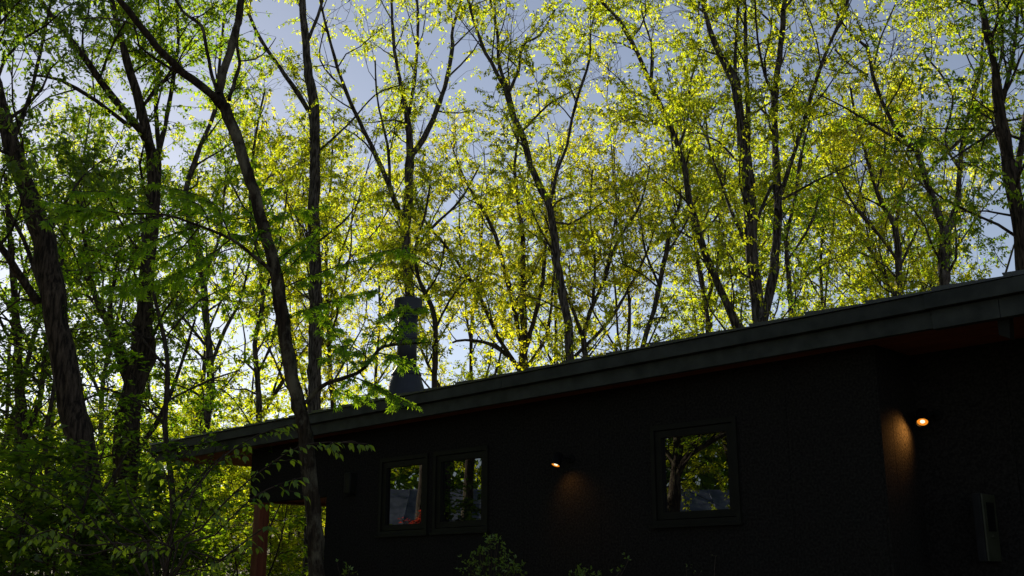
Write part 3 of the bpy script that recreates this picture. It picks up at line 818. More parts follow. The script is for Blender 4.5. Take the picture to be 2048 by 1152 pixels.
tree('oak_tree', 'dark trunk cut by the right edge of the picture', 13.5,
     [(2052, 590, 46), (2044, 480, 44), (2030, 390, 40), (2015, 310, 34), (2002, 240, 30), (1995, 180, 26), (1985, 110, 20), (1970, 50, 18), (1958, -20, 16)],
     [([(2030, 370, 20), (2045, 280, 18), (2060, 180, 15), (2065, 60, 10)], .8), ([(2000, 230, 13), (2022, 130, 11), (2035, 40, 9), (2030, -30, 8)], .6), ([(1998, 250, 10), (1970, 275, 8), (1930, 300, 6), (1900, 320, 4)], -.5),
      ([(1992, 160, 8), (2005, 90, 7), (1995, 0, 6)], .5)],
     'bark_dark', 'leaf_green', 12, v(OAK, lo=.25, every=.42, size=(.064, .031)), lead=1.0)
tree('slender_tree', 'dim double trunk deep in the shade at the lower left edge', 19.0,
     [(38, 1160, 30), (40, 950, 30), (42, 850, 28), (36, 720, 22), (30, 600, 18), (20, 480, 14), (10, 350, 10)],
     [([(46, 880, 14), (80, 800, 13), (90, 700, 11), (110, 600, 8), (130, 500, 6)], 1.0), ([(36, 700, 9), (0, 640, 8), (-20, 560, 6)], .5)],
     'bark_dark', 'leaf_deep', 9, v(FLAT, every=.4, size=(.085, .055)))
tree('understory_maple', 'young maple with layered green sprays in front of the forked oak', 12.5,
     [(330, 1160, 16), (345, 1000, 15), (330, 850, 13), (335, 720, 11), (310, 600, 9), (290, 500, 7), (280, 420, 5)],
     [([(335, 740, 7), (250, 640, 6), (170, 590, 5), (90, 570, 3)], -.5), ([(325, 680, 6), (400, 600, 5), (470, 570, 4)], .5), ([(300, 550, 6), (220, 490, 5), (140, 460, 3)], .8), ([(295, 520, 5), (370, 460, 4), (430, 430, 3)], -.4),
      ([(335, 850, 6), (250, 790, 5), (170, 770, 4), (60, 760, 3)], .5), ([(338, 800, 6), (420, 760, 5), (480, 740, 3)], .5)],
     'bark_young', 'leaf_maple', 8, v(FLAT, lo=.15, every=.5, length=(.7, 1.4), size=(.065, .042)))
tree('understory_maple', 'shady young maple filling the lower left corner under the thick trunk', 14.0,
     [(95, 1160, 15), (100, 1000, 14), (90, 880, 12), (110, 760, 9), (100, 660, 6)],
     [([(92, 900, 7), (20, 830, 6), (-40, 800, 4)], .5), ([(95, 860, 7), (170, 800, 6), (230, 770, 4)], .5), ([(98, 980, 6), (190, 920, 5), (290, 900, 4)], .8), ([(100, 1010, 6), (30, 960, 5), (-30, 940, 4)], .5), ([(105, 760, 5), (50, 700, 4), (0, 680, 3)], .5)],
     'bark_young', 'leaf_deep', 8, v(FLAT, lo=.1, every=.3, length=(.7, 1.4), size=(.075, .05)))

# ---- trees further back, one by one
def back_tree(px, Y, h, lean, leaf, label, w=.20, nl=5, kw=None, spread=1.0):
    g = at(px, 900, Y); gz = float(ground(g.x, g.y))
    P = [np.array([g.x, g.y, gz - .1])]
    d = unit(np.array([lean, rng.uniform(-.1, .1), 1.0]))
    m = 7
    for i in range(m):
        d = unit(d + rng.normal(size=3) * .10 * np.array([1, 1, .2])); P.append(P[-1] + d * h / m)
    P = np.array(P); r = np.linspace(w / 2, .02, m + 1)
    t = Tree('woodland_tree', label, (float(P[0][0]), float(P[0][1]), float(P[0][2])), 'bark_oak', leaf, 'tree', 'woodland trees behind the cabin')
    t.limb(P, r, 8, .5)
    for q in range(nl):
        i = rng.uniform(.22, .75) * m; ii = int(i); b = P[ii] + (P[ii + 1] - P[ii]) * (i - ii)
        a = rng.uniform(0, 2 * np.pi); L = h * rng.uniform(.28, .5)
        dd = unit(np.array([math.cos(a) * .55 * spread, math.sin(a) * .35, 1.0]))
        Q = [b]
        for _ in range(5):
            dd = unit(dd + rng.normal(size=3) * .14); Q.append(Q[-1] + dd * L / 5)
        t.limb(np.array(Q), np.linspace(r[ii] * .6, .014, 6), 6, .5)
    t.twigs(**(kw or v(OAKF, lo=.08, every=.65, length=(1.2, 2.8), size=(.098, .051), nclus=8)))
    t.finish(); TREES.append(t)
BACK = [
    (-40, 27, 13, .1, 'leaf_green', 'shaded woodland tree beyond the thick leaning trunk at the left edge'),
    (110, 34, 14, .05, 'leaf_lime', 'woodland tree behind the sun, left of the massive forked tree'),
    (200, 28, 12, -.1, 'leaf_green', 'woodland tree directly behind the massive forked tree'),
    (345, 31, 13, .08, 'leaf_lime', 'woodland tree seen between the forked tree and the thin curved trunk'),
    (455, 36, 15, -.05, 'leaf_lime', 'woodland tree behind the leaning maple and the roof tip'),
    (575, 33, 13, .1, 'leaf_gold', 'woodland tree left of the straight dark trunk, behind the low roof'),
    (700, 34, 15, -.08, 'leaf_lime', 'lime green woodland tree between the straight dark trunk and the flue'),
    (770, 42, 16, .06, 'leaf_gold', 'far yellow tree just left of the flue'),
    (925, 36, 14, .1, 'leaf_lime', 'lime green woodland tree right of the flue, left of the fan shaped tree'),
    (1000, 44, 16, -.1, 'leaf_gold', 'far golden tree behind the fan shaped tree'),
    (1110, 38, 15, .05, 'leaf_lime', 'lime green woodland tree behind the sinuous trunk'),
    (1245, 34, 14, -.12, 'leaf_gold', 'golden woodland tree behind the V forked tree'),
    (1330, 42, 17, .08, 'leaf_lime', 'far lime green tree behind the thin straight sapling'),
    (1430, 32, 14, .02, 'leaf_lime', 'lime green woodland tree behind the slanting trunk'),
    (1600, 33, 15, -.05, 'leaf_lime', 'lime green woodland tree right of the twin trunked oak'),
    (1680, 30, 14, .1, 'leaf_lime', 'woodland tree halfway between the twin oak and the spreading medium trunk'),
    (1745, 40, 16, -.06, 'leaf_gold', 'far yellow tree left of the spreading medium trunk'),
    (1850, 34, 15, .08, 'leaf_lime', 'woodland tree just left of and behind the Y shaped trunk'),
    (1960, 29, 15, -.1, 'leaf_lime', 'woodland tree between the Y shaped trunk and the right edge'),
    (2070, 31, 15, -.12, 'leaf_green', 'woodland tree at the right edge, behind the cut off dark trunk'),
]
for px, Y, h, ln, lf, lab in BACK: back_tree(px, Y, h, ln, lf, lab)

# ---- undergrowth: shrubs on the slope left of and behind the porch
def bush(px, Y, hgt, wid, leaf, label, n=9, size=(.09, .055), dens=1.0, cat='shrub', name='understory_shrub', z0=None, group=None):
    g = at(px, 1000, Y); gz = float(ground(g.x, g.y)) if z0 is None else z0
    t = Tree(name, label, (g.x, g.y, gz), 'stem_bark', leaf, cat, group)
    for i in range(n):
        a = rng.uniform(0, 2 * np.pi); o = rng.uniform(0, .25) * wid
        b = np.array([g.x + math.cos(a) * o, g.y + math.sin(a) * o, gz - .05])
        tip = b + np.array([math.cos(a) * wid * rng.uniform(.2, .6), math.sin(a) * wid * rng.uniform(.2, .6), hgt * rng.uniform(.6, 1.0)])
        mid = (b + tip) / 2 + rng.normal(size=3) * .08 * wid
        t.limb(np.array([b, mid, tip]), np.array([.02, .013, .006]), 5, .25)
    t.twigs(every=.28 / dens, lo=.1, length=(.4, .9), up=.15, sub=5, sublen=(.2, .5), nclus=4, nleaf=5, size=size, spread=1.2, style='flat')
    t.finish(); TREES.append(t)
BUSH = [
    (30, 9.5, 2.6, 1.6, 'leaf_deep', 'dark shrub at the bottom left corner'),
    (200, 10.5, 2.3, 1.5, 'leaf_deep', 'dark shrub at the foot of the thick leaning trunk'),
    (340, 13.0, 1.5, 1.2, 'leaf_green', 'low green shrub right of the massive forked trunk, left of the porch'),
    (470, 18.0, 3.0, 2.0, 'leaf_green', 'leafy shrub left of the porch post, deeper in the wood'),
    (575, 24.0, 3.6, 2.6, 'leaf_lime', 'sunlit yellow green shrub seen through the porch opening'),
    (640, 27.0, 3.2, 2.4, 'leaf_lime', 'bright shrub seen through the porch beside the wall end'),
    (300, 22.0, 4.2, 2.6, 'leaf_green', 'tall shrub behind the massive forked trunk'),
    (120, 21.0, 4.2, 2.6, 'leaf_green', 'tall shrub between the dim double trunk and the forked tree'),
    (440, 27.0, 4.5, 3.0, 'leaf_lime', 'sunlit shrub on the slope under the roof tip'),
    (220, 32.0, 5.5, 3.2, 'leaf_lime', 'bright far shrub between the two big left trunks'),
    (520, 34.0, 5.0, 3.2, 'leaf_lime', 'bright far shrub beyond the porch post'),
    (360, 38.0, 5.0, 3.4, 'leaf_lime', 'far bright shrub between the forked tree and the thin curved trunk'),
    (90, 40.0, 5.0, 3.4, 'leaf_lime', 'far bright shrub low behind the thick leaning trunk'),
    (600, 40.0, 4.5, 3.4, 'leaf_lime', 'far bright shrub framed by the porch opening'),
    (10, 30.0, 5.0, 3.0, 'leaf_green', 'far shrub at the left edge beyond the double trunk'),
]
for a in BUSH: bush(*a)

# ---- far wood: one mass
def far_wood():
    n = 5200
    ang = rng.uniform(R(-33), R(33), n); Y = rng.uniform(46, 75, n)
    X = np.tan(ang) * Y
    top = 6.5 + 2.0 * np.sin(X * .23) + 2.0 * np.sin(X * .57 + 1.3)
    Z = ground(X, Y) + rng.beta(.9, 2.0, n) * top
    C = np.stack([X, Y, Z], 1)
    m = 18
    base = np.repeat(C, m, 0) + rng.normal(size=(n * m, 3)) * np.array([.8, .8, .5])
    d = unit(rng.normal(size=(n * m, 3)) + np.array([0, 0, -.4])); nr = unit(rng.normal(size=(n * m, 3)))
    sc = rng.uniform(.7, 1.3, n * m)
    V, F4 = leaf_quads(base, d, nr, .25 * sc, .14 * sc)
    o = np_mesh('distant_wood', V, F4, 'leaf_lime')
    tag(o, 'hazy mass of far yellow green foliage behind all the trunks', 'woodland', kind='stuff')
far_wood()
#TREES-END

#FG-BEGIN
# ---- leaf shapes for the near plants (x across, y along the leaf, z up)
def maple_mesh(name, mat, seed):
    rg = random.Random(seed)
    angs = [(-112, .42), (-76, .74), (-38, .95), (0, 1.05), (38, .95), (76, .74), (112, .42)]
    out = [(0, 0, 0)]
    for i, (a, l) in enumerate(angs):
        l *= rg.uniform(.9, 1.08); a = R(a + rg.uniform(-4, 4))
        if i > 0:
            am = R((angs[i - 1][0] + angs[i][0]) / 2); out.append((.34 * math.sin(am), .34 * math.cos(am), .03))
        for da, f in ((-.16, .6), (0, 1), (.16, .6)):
            r_ = l * f; out.append((r_ * math.sin(a + da), r_ * math.cos(a + da), -.22 * r_ * r_ + (.03 if da == 0 else .0)))
    n = len(out)
    me = bpy.data.meshes.new(name)
    me.from_pydata(out, [], [(0, i + 1, i) for i in range(1, n - 1)])
    me.materials.append(MATS[mat]); me.update()
    return me
def ovate_mesh(name, mat, seed, ratio=.5):
    rg = random.Random(seed)
    prof = [(.0, .02), (.14, .26), (.32, .44), (.5, .48), (.68, .36), (.84, .16), (1.0, .0)]
    vs = []; fs = []
    cv = rg.uniform(.12, .3)
    for t, w in prof: vs.append((0, t, -cv * t * t))
    for sgn in (-1, 1):
        o = len(vs)
        for t, w in prof: vs.append((sgn * w * ratio, t, -cv * t * t + .10 * w * ratio * 2 + rg.uniform(-.01, .01)))
        for i in range(len(prof) - 1):
            f = (i, i + 1, o + i + 1, o + i)
            fs.append(f if sgn < 0 else f[::-1])
    me = bpy.data.meshes.new(name)
    me.from_pydata(vs, [], fs); me.materials.append(MATS[mat]); me.update()
    return me
def place_leaves(L, meshes, parent, origin, mat, maxn=300, bounds=(0, 0, 2048, 1152)):
    """L: list of (pos, dir, normal, size). The 300 that show largest become leaf objects, the rest one part"""
    pos = np.array([l[0] for l in L]); d = unit(np.array([l[1] for l in L])); n = np.array([l[2] for l in L]); sz = np.array([l[3] for l in L])
    s = unit(np.cross(d, n)); n = np.cross(s, d)
    x, y, f = to_px(pos)
    inside = (x > bounds[0]) & (x < bounds[2]) & (y > bounds[1]) & (y < bounds[3]) & (f > 0)
    key = np.where(inside, sz / f * np.abs(np.sum(n * unit(pos - np.array(EYE)), 1) + .25), -1)
    order = np.argsort(-key)
    for q, i in enumerate(order[:maxn]):
        o = bpy.data.objects.new('leaf', meshes[q % len(meshes)])
        M = Matrix([[s[i][0] * sz[i], d[i][0] * sz[i], n[i][0] * sz[i], pos[i][0] - origin[0]],
                    [s[i][1] * sz[i], d[i][1] * sz[i], n[i][1] * sz[i], pos[i][1] - origin[1]],
                    [s[i][2] * sz[i], d[i][2] * sz[i], n[i][2] * sz[i], pos[i][2] - origin[2]], [0, 0, 0, 1]])
        link(o, parent); o.matrix_local = M
    rest = order[maxn:]
    if len(rest):
        vs = []; fs = []; c = 0
        for q, i in enumerate(rest):
            me = meshes[q % len(meshes)]
            co = np.array([vv.co[:] for vv in me.vertices])
            w = pos[i] - origin + (co[:, :1] * s[i] + co[:, 1:2] * d[i] + co[:, 2:3] * n[i]) * sz[i]
            vs.append(w)
            for p in me.polygons: fs.append(tuple(a + c for a in p.vertices))
            c += len(co)
        o = mesh_obj('foliage', np.concatenate(vs), fs, mat, parent); o['kind'] = 'stuff'

def spray(t, pts, Y, dY, L, side=(.12, .3), gap=.10, size=(.045, .062), r=(.006, .002), flat=.2, droop=.35, pair=True, every=2, tiltn=.3, sidegap=None):
    """a leafy twig: main axis through the pixels, side twigs, leaves in pairs; stays near horizontal"""
    P, _ = px_limb([(x, y, 1) for x, y in pts], Y, dY)
    P, rr = resample(P, np.linspace(r[0], r[1], len(P)), .06)
    t.twig.add(*tube(P, rr, 5))
    axes = [P]
    seg = np.linalg.norm(np.diff(P, axis=0), axis=1); S = np.concatenate([[0], np.cumsum(seg)]); tot = S[-1]
    s_ = tot * .12; sg = 1
    while s_ < tot:
        i = min(len(P) - 2, max(0, int(np.searchsorted(S, s_)) - 1)); tt = unit(P[i + 1] - P[i])
        h = unit(np.cross(tt, [0, 0, 1.0])) * sg
        dd = unit(h * .9 + tt * .8 + np.array([0, 0, rng.uniform(-.25, .15)]))
        l = rng.uniform(*side) * (1.1 - .5 * s_ / tot)
        X = P[i][None] + dd[None] * np.linspace(0, l, 5)[:, None]
        X[:, 2] -= droop * .35 * np.linspace(0, 1, 5) ** 2 * l
        X += np.cumsum(rng.normal(size=X.shape) * .006, 0); X[0] = P[i]
        t.twig.add(*tube(X, np.linspace(.0035, .0015, 5), 4)); axes.append(X)
        s_ += (sidegap or gap * 1.0) * rng.uniform(.7, 1.3); sg = -sg
    for A in axes:
        sg_ = np.linalg.norm(np.diff(A, axis=0), axis=1); S2 = np.concatenate([[0], np.cumsum(sg_)]); to = S2[-1]
        q = to * .2
        while q <= to + 1e-6:
            i = min(len(A) - 2, max(0, int(np.searchsorted(S2, q)) - 1)); tt = unit(A[i + 1] - A[i])
            u = (q - S2[i]) / max(1e-6, sg_[i]); b = A[i] + (A[i + 1] - A[i]) * min(1, u)
            h = unit(np.cross(tt, [0, 0, 1.0]))
            for sgn in (-1, 1):
                if rng.random() < .1: continue
                dd = unit(h * sgn * rng.uniform(.6, 1.1) + tt * rng.uniform(.3, .9) + np.array([0, 0, -droop * rng.uniform(.3, 1.4)]) + rng.normal(size=3) * .12)
                nn = unit(np.array([0, 0, 1.0]) + rng.normal(size=3) * tiltn)
                L.append((b + dd * .012, dd, nn, rng.uniform(*size)))
            q += gap * rng.uniform(.35, .6)
        L.append((A[-1], unit(unit(A[-1] - A[-2]) + np.array([0, 0, -droop])), unit(np.array([0, 0, 1.0]) + rng.normal(size=3) * tiltn), rng.uniform(*size)))

# ---- the slim leaning maple in front of the house
def leaning_maple():
    Y = 7.4
    tr = [(634, 1160, 40), (630, 1080, 38), (625, 1000, 37), (611, 870, 37), (603, 830, 36), (586, 760, 33), (566, 640, 33), (558, 580, 34), (545, 520, 31), (515, 410, 29), (490, 330, 29), (470, 265, 30), (448, 212, 32)]
    P, r = px_limb(tr, Y); P, r = to_base(P, r)
    t = Tree('maple_tree', 'slim leaning maple in front of the cabin, mottled bark, forked near the top', tuple(float(c) for c in P[0]), 'bark_grey', 'leaf_maple')
    t.limb(P, r, 16, .08, .025)
    for pts, dy in (([(450, 218, 26), (425, 190, 23), (385, 160, 22), (330, 112, 20), (275, 45, 18), (230, -10, 16), (190, -60, 13)], -.6),
                    ([(446, 214, 26), (440, 185, 23), (446, 145, 22), (465, 90, 21), (478, 30, 20), (484, -30, 18), (490, -90, 15)], .3),
                    ([(436, 186, 10), (424, 150, 10), (412, 90, 9), (402, 52, 9), (365, 22, 8), (346, -15, 7)], .5),
                    ([(458, 200, 11), (470, 160, 11), (479, 130, 9), (474, 80, 8), (484, 20, 6)], .4),
                    ([(478, 122, 5), (510, 118, 4), (535, 100, 3), (552, 75, 2)], .3),
                    ([(385, 158, 8), (330, 130, 7), (278, 90, 6), (268, 50, 5), (200, 35, 4), (150, 40, 3)], -.4),
                    ([(556, 560, 13), (535, 535, 11), (505, 510, 10), (462, 478, 9), (400, 452, 7), (330, 430, 6), (250, 428, 4)], -.3),
                    ([(612, 806, 13), (632, 782, 12), (655, 766, 11), (695, 754, 10), (730, 735, 9), (752, 705, 8), (770, 692, 8), (805, 688, 7), (862, 684, 4)], -.2),
                    ([(600, 800, 5), (570, 770, 4), (540, 700, 3), (520, 690, 3)], .3)):
        Q, q = px_limb(pts, Y, dy); t.limb(Q, q, 9, .07, .03)
    L = []
    for pts, y0, dy in (
        ([(768, 694), (790, 655), (825, 622), (850, 614)], Y - .2, -.1), ([(730, 735), (735, 690), (760, 640), (800, 612)], Y - .15, .3),
        ([(695, 754), (690, 700), (660, 650), (640, 620)], Y - .1, .4), ([(700, 752), (745, 768), (790, 792), (822, 808)], Y - .1, -.6),
        ([(752, 705), (790, 712), (825, 722)], Y - .2, -.3), ([(655, 766), (690, 790), (740, 790)], Y - .1, .3),
        ([(740, 720), (700, 690), (670, 700)], Y - .2, -.2), ([(778, 690), (800, 660), (790, 630)], Y - .2, .2),
        ([(462, 478), (430, 410), (380, 385), (310, 368)], Y - .15, .3), ([(400, 452), (340, 470), (285, 492), (250, 500)], Y - .2, -.2),
        ([(330, 430), (270, 400), (200, 382), (140, 390)], Y - .25, -.2), ([(330, 430), (260, 452), (190, 462)], Y - .25, -.4),
        ([(505, 510), (525, 455), (570, 425), (636, 418)], Y - .1, .3), ([(520, 520), (500, 440), (530, 385), (560, 372)], Y, .5),
        ([(400, 452), (340, 520), (260, 568), (205, 572)], Y - .2, .3), ([(462, 478), (400, 525), (330, 562), (245, 588)], Y - .15, .5),
        ([(558, 580), (620, 552), (700, 525), (780, 500), (825, 508)], Y, .6), ([(556, 560), (610, 500), (632, 470), (640, 455)], Y, .2),
        ([(420, 458), (400, 410), (340, 395)], Y - .2, -.2), ([(535, 535), (580, 500), (610, 480)], Y, .4),
        ([(250, 428), (190, 420), (120, 430), (90, 445)], Y - .3, -.2), ([(566, 640), (640, 610), (700, 590), (750, 580)], Y, .5),
        ([(190, 420), (120, 405), (85, 402)], Y - .4, -.1)):
        spray(t, pts, y0, dy, L, side=(.10, .26), gap=.085, size=(.038, .056), r=(.0055, .002), droop=.7, tiltn=.55)
    org = np.array([float(c) for c in P[0]])
    t.wood.build('trunk', t.bark, t.e, True, t.o)
    b = t.twig.build('branches', 'stem_bark', t.e, False, t.o); b['kind'] = 'stuff'
    place_leaves(L, [maple_mesh('maple_leaf', 'leaf_maple', s) for s in range(4)], t.e, t.o, 'leaf_maple')
    return len(L)
# ---- the broad leaved shrub in front of the porch
def dogwood():
    Y = 6.0
    g = at(330, 1152, Y); gz = float(ground(g.x, g.y))
    t = Tree('dogwood_shrub', 'broad leaved shrub with large drooping leaves in front of the porch', (g.x, g.y, gz), 'stem_bark', 'leaf_dogwood', 'shrub')
    L = []
    stems = [([(330, 1152), (342, 1060), (336, 960), (300, 905), (245, 872)], 0, -.3), ([(330, 1152), (400, 1060), (470, 985), (545, 925), (600, 893), (660, 884), (735, 888)], 0, -.4),
             ([(350, 1152), (430, 1070), (500, 1000), (560, 968), (606, 955)], -.2, -.2), ([(330, 1152), (370, 1010), (440, 920), (520, 868), (585, 848)], .1, .4),
             ([(300, 1152), (200, 1080), (120, 1000), (40, 958)], .1, .3), ([(280, 1152), (150, 1110), (60, 1050), (10, 1010)], -.2, .2), ([(310, 1152), (240, 1050), (190, 985), (150, 960)], .3, -.2),
             ([(350, 1152), (440, 1120), (500, 1075), (535, 1052)], -.3, -.2), ([(340, 1152), (385, 1060), (405, 1000), (400, 965)], .2, .3), ([(330, 1152), (300, 1060), (260, 1000), (250, 960)], -.3, .2),
             ([(300, 1152), (160, 1090), (100, 1060), (60, 1080)], -.4, -.2), ([(330, 1152), (250, 1110), (200, 1060), (180, 1030)], -.5, .1),
             ([(330, 1152), (350, 1100), (300, 1080), (260, 1090)], -.5, -.2), ([(340, 1152), (420, 1130), (470, 1110)], -.4, .1)]
    for pts, o, dy in stems:
        P, r = px_limb([(x, y, 5 - 3.2 * i / len(pts)) for i, (x, y) in enumerate(pts)], Y + o, dy)
        base = np.array([g.x + rng.uniform(-.12, .12), g.y + rng.uniform(-.1, .1), gz - .03])
        P = np.vstack([base, P]); r = np.concatenate([[r[0] * 1.5], r])
        t.limb(P, r, 6, .08, .03)
        spray(t, pts[1:] if len(pts) > 3 else pts, Y + o, dy * (1 if len(pts) < 4 else 1), L, side=(.10, .24), gap=.125, size=(.036, .058), r=(.004, .002), droop=.75, tiltn=.35, sidegap=.13)
    t.wood.build('stems', 'stem_bark', t.e, True, t.o)
    b = t.twig.build('branches', 'stem_bark', t.e, False, t.o); b['kind'] = 'stuff'
    place_leaves(L, [ovate_mesh('dogwood_leaf', 'leaf_dogwood', s) for s in range(4)], t.e, t.o, 'leaf_dogwood')
    return len(L)
nm = leaning_maple(); nd = dogwood()
print('NEAR LEAVES', nm, nd)

# ---- small shrubs along the foot of the wall
def azalea(label, tips, Y, nleaf=5, size=(.026, .012), name='azalea_shrub', every=.035):
    cx = sum(p[-1][0] for p in tips) / len(tips)
    g = at(cx, 1152, Y); gz = float(ground(g.x, g.y))
    t = Tree(name, label, (g.x, g.y, gz), 'stem_bark', 'leaf_azalea', 'shrub')
    cl = []; cd = []
    for pts in tips:
        P, r = px_limb([(x, y, 2.6 - 1.4 * i / len(pts)) for i, (x, y) in enumerate(pts)], Y + rng.uniform(-.12, .12), rng.uniform(-.15, .15))
        b = np.array([g.x + rng.uniform(-.1, .1), g.y + rng.uniform(-.1, .1), gz - .03])
        mid = b * .35 + P[0] * .65 + rng.normal(size=3) * .03
        P = np.vstack([b, mid, P]); r = np.concatenate([[r[0] * 2, r[0] * 1.5], r])
        t.limb(P, r, 5, .05, .02)
        Q = t.limbs[-1][0]; top = Q[len(Q) // 3:]
        for p in top[::1]:
            if rng.random() < .5:
                a = unit(rng.normal(size=3) + np.array([0, 0, .8])); l = rng.uniform(.03, .11)
                X = np.stack([p, p + a * l * .5 + rng.normal(size=3) * .006, p + a * l]); t.twig.add(*tube(X, np.array([.0022, .0016, .0012]), 3))
                cl += [X[2], X[1]]; cd += [a, a]
        cl.append(Q[-1]); cd.append(unit(Q[-1] - Q[-2]))
    C = np.array(cl); D = np.array(cd); n = len(C) * nleaf
    base = np.repeat(C, nleaf, 0) + rng.normal(size=(n, 3)) * .004
    d = unit(unit(rng.normal(size=(n, 3))) * .9 + np.repeat(D, nleaf, 0) * .8)
    sc = rng.uniform(.6, 1.2, n)
    t.lv.append(leaf_quads(base, d, unit(rng.normal(size=(n, 3)) + np.array([0, 0, .8])), size[0] * sc, size[1] * sc))
    t.finish('stems'); TREES.append(t)
def fan(cx, top, w, n, bot=1165):
    out = []
    for i in range(n):
        u = (i + .5) / n * 2 - 1; u += rng.uniform(-.12, .12)
        tx = cx + u * w; ty = top + (abs(u) ** .8) * (bot - 25 - top) + rng.uniform(0, 28)
        out.append([(cx + u * w * .45, bot), (cx + u * w * .8 + rng.uniform(-4, 4), (bot + ty) / 2), (tx, ty)])
    return out
azalea('leafy little shrub standing below the paired windows', fan(985, 1058, 64, 34), 8.4)
azalea('low shrub tips between the lit lamp and the single window', fan(1165, 1135, 38, 9) + [[(1235, 1165), (1248, 1140), (1258, 1118)], [(1225, 1165), (1235, 1150), (1245, 1135)]], 8.4)
azalea('few thin leafy sprigs at the wall end beside the leaning maple', [[(690, 1170), (680, 1150), (674, 1124)], [(694, 1170), (696, 1150), (700, 1138)], [(684, 1170), (686, 1155), (690, 1146)]], 8.8, 4, (.03, .011))
azalea('bare upright shoots under the single window', [[(1372, 1170), (1373, 1150), (1372, 1133)], [(1398, 1170), (1396, 1158), (1402, 1142)], [(1430, 1170), (1429, 1140), (1431, 1112)]], 8.2, 1, (.016, .008))

# ---- the other side of the yard, mirrored in the windows
def yard_tree(x, y, h, w, lean, label, leaf='leaf_green', nl=6):
    gz = float(ground(x, y)); P = [np.array([x, y, gz - .1])]; d = unit(np.array([lean[0], lean[1], 1.0])); m = 6
    for i in range(m):
        d = unit(d + rng.normal(size=3) * .07); P.append(P[-1] + d * h / m)
    P = np.array(P); r = np.linspace(w / 2, .03, m + 1)
    t = Tree('yard_tree', label, tuple(float(c) for c in P[0]), 'bark_grey', leaf, 'tree', 'trees across the yard mirrored in the windows')
    t.limb(P, r, 8, .4)
    for q in range(nl):
        i = rng.uniform(.36, .85) * m; ii = int(i); b = P[ii] + (P[ii + 1] - P[ii]) * (i - ii); a = rng.uniform(0, 6.28)
        dd = unit(np.array([math.cos(a) * .6, math.sin(a) * .9, .7])); L_ = h * rng.uniform(.25, .45); Q = [b]
        for _ in range(5):
            dd = unit(dd + rng.normal(size=3) * .15); Q.append(Q[-1] + dd * L_ / 5)
        t.limb(np.array(Q), np.linspace(r[ii] * .55, .014, 6), 6, .4)
    t.twigs(every=.5, lo=.1, length=(1.0, 2.2), up=.2, sub=6, sublen=(.5, 1.0), nclus=7, nleaf=6, size=(.085, .05), style='flat', spread=1.2, zmin=gz + 3.0)
    t.finish(); TREES.append(t)
yard_tree(-10.8, 7.5, 8, .34, (-.05, -.22), 'forked yard tree with leaning trunk, mirrored in the single window')
yard_tree(-11.0, 11.85, 9, .36, (.02, .03), 'straight yard tree mirrored in the left one of the paired windows')
yard_tree(-12.5, 11.1, 9, .26, (.0, -.06), 'slender yard tree mirrored in the right one of the paired windows', 'leaf_lime')
yard_tree(-17.5, 4.2, 10, .3, (.05, .1), 'yard tree behind the forked one, mirrored at the right of the single window', 'leaf_lime')
yard_tree(-18.5, 9.0, 10, .3, (.0, .05), 'yard tree in front of the neighbouring cabin, mirrored faintly in the windows')
yard_tree(-17.0, 13.5, 10, .3, (.0, -.05), 'yard tree furthest left of the mirrored row', 'leaf_lime')
yard_tree(-15.5, 6.8, 8, .2, (.0, .0), 'thin yard tree between the forked one and the neighbouring cabin', 'leaf_lime')
def red_maple():
    t = Tree('red_maple', 'dark red leaved maple mirrored in the left one of the paired windows', (-9.8, 11.95, float(ground(-9.8, 11.95))), 'stem_bark', 'leaf_red', 'tree')
    z = float(ground(-9.8, 11.95))
    for i in range(9):
        a = rng.uniform(0, 6.28); b = np.array([-9.8, 11.95, z - .05]); tip = b + np.array([math.cos(a) * .8, math.sin(a) * .8, rng.uniform(1.5, 2.5)])
        t.limb(np.array([b, (b + tip) / 2 + rng.normal(size=3) * .08, tip]), np.array([.02, .014, .006]), 5, .2)
    t.twigs(every=.25, lo=.3, length=(.3, .7), up=.1, sub=5, sublen=(.2, .4), nclus=4, nleaf=5, size=(.07, .04), style='flat', spread=1.2)
    t.finish(); TREES.append(t)
red_maple()
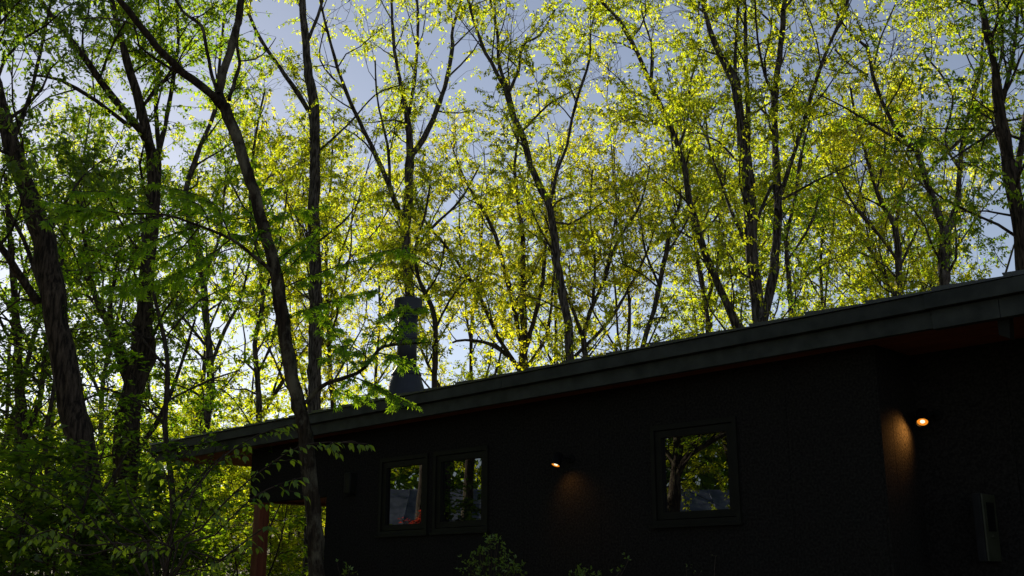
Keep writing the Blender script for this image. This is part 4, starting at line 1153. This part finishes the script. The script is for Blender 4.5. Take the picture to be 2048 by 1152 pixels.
def neighbour():
    x0, x1, y0, y1 = -29.0, -23.5, 1.0, 15.0
    z = float(ground(-24, 7)) - .3
    e = empty('neighbouring_cabin', ((x0 + x1) / 2, (y0 + y1) / 2, z))
    tag(e, 'neighbouring cabin with pale blue grey roof, mirrored low in the windows', 'house')
    hx = (x1 - x0) / 2; hy = (y1 - y0) / 2
    MB().box(-hx, hx, -hy, hy, 0, 2.7).build('wall', 'cabin_wall', e)
    rf = MB(); o = .6
    rf.add([(hx + o, -hy - o, 2.55), (hx + o, hy + o, 2.55), (0, hy + o, 4.4), (0, -hy - o, 4.4), (-hx - o, -hy - o, 2.55), (-hx - o, hy + o, 2.55),
            (hx + o, -hy - o, 2.43), (hx + o, hy + o, 2.43), (0, hy + o, 4.28), (0, -hy - o, 4.28), (-hx - o, -hy - o, 2.43), (-hx - o, hy + o, 2.43)],
           [(0, 1, 2, 3), (3, 2, 5, 4), (7, 6, 9, 8), (8, 9, 10, 11), (0, 6, 7, 1), (4, 5, 11, 10), (0, 3, 9, 6), (3, 4, 10, 9), (1, 7, 8, 2), (2, 8, 11, 5)])
    rr = rf.build('roof', 'cabin_roof', e)
    for k in range(16):      # standing seams
        y = -hy - .4 + k * (2 * hy + .8) / 15
        MB().add([(hx + o, y, 2.556), (hx + o, y + .03, 2.556), (0.02, y + .03, 4.39), (0.02, y, 4.39), (hx + o, y, 2.596), (hx + o, y + .03, 2.596), (0.02, y + .03, 4.43), (0.02, y, 4.43)],
                 [(0, 3, 2, 1), (4, 5, 6, 7), (0, 1, 5, 4), (1, 2, 6, 5), (2, 3, 7, 6), (3, 0, 4, 7)]).build('seam', 'cabin_roof', rr)
    for y in (-3.5, 0, 3.5):
        w = MB().box(hx + .002, hx + .05, y - .7, y + .7, .9, 2.1).build('window', 'frame_metal', e)
        MB().box(hx + .052, hx + .06, y - .62, y + .62, .98, 2.02).build('pane', 'window_glass', w)
neighbour()
def yard_wood():
    n = 4200
    X = rng.uniform(-48, -32, n); Y = rng.uniform(-16, 26, n); Z = ground(X, Y) + rng.beta(1, 1.2, n) * 17
    m = 12
    base = np.repeat(np.stack([X, Y, Z], 1), m, 0) + rng.normal(size=(n * m, 3)) * .8
    V, F4 = leaf_quads(base, unit(rng.normal(size=(n * m, 3))), unit(rng.normal(size=(n * m, 3))), .5 * rng.uniform(.6, 1.3, n * m), .3 * rng.uniform(.7, 1.3, n * m))
    o = np_mesh('yard_wood', V, F4, 'leaf_green')
    tag(o, 'green mass of woodland behind the neighbouring cabin, mirrored in the windows', 'woodland', kind='stuff')
yard_wood()
#FG-END
print('LEAVES', sum(sum(len(f) for _, f in t.lv) for t in TREES))
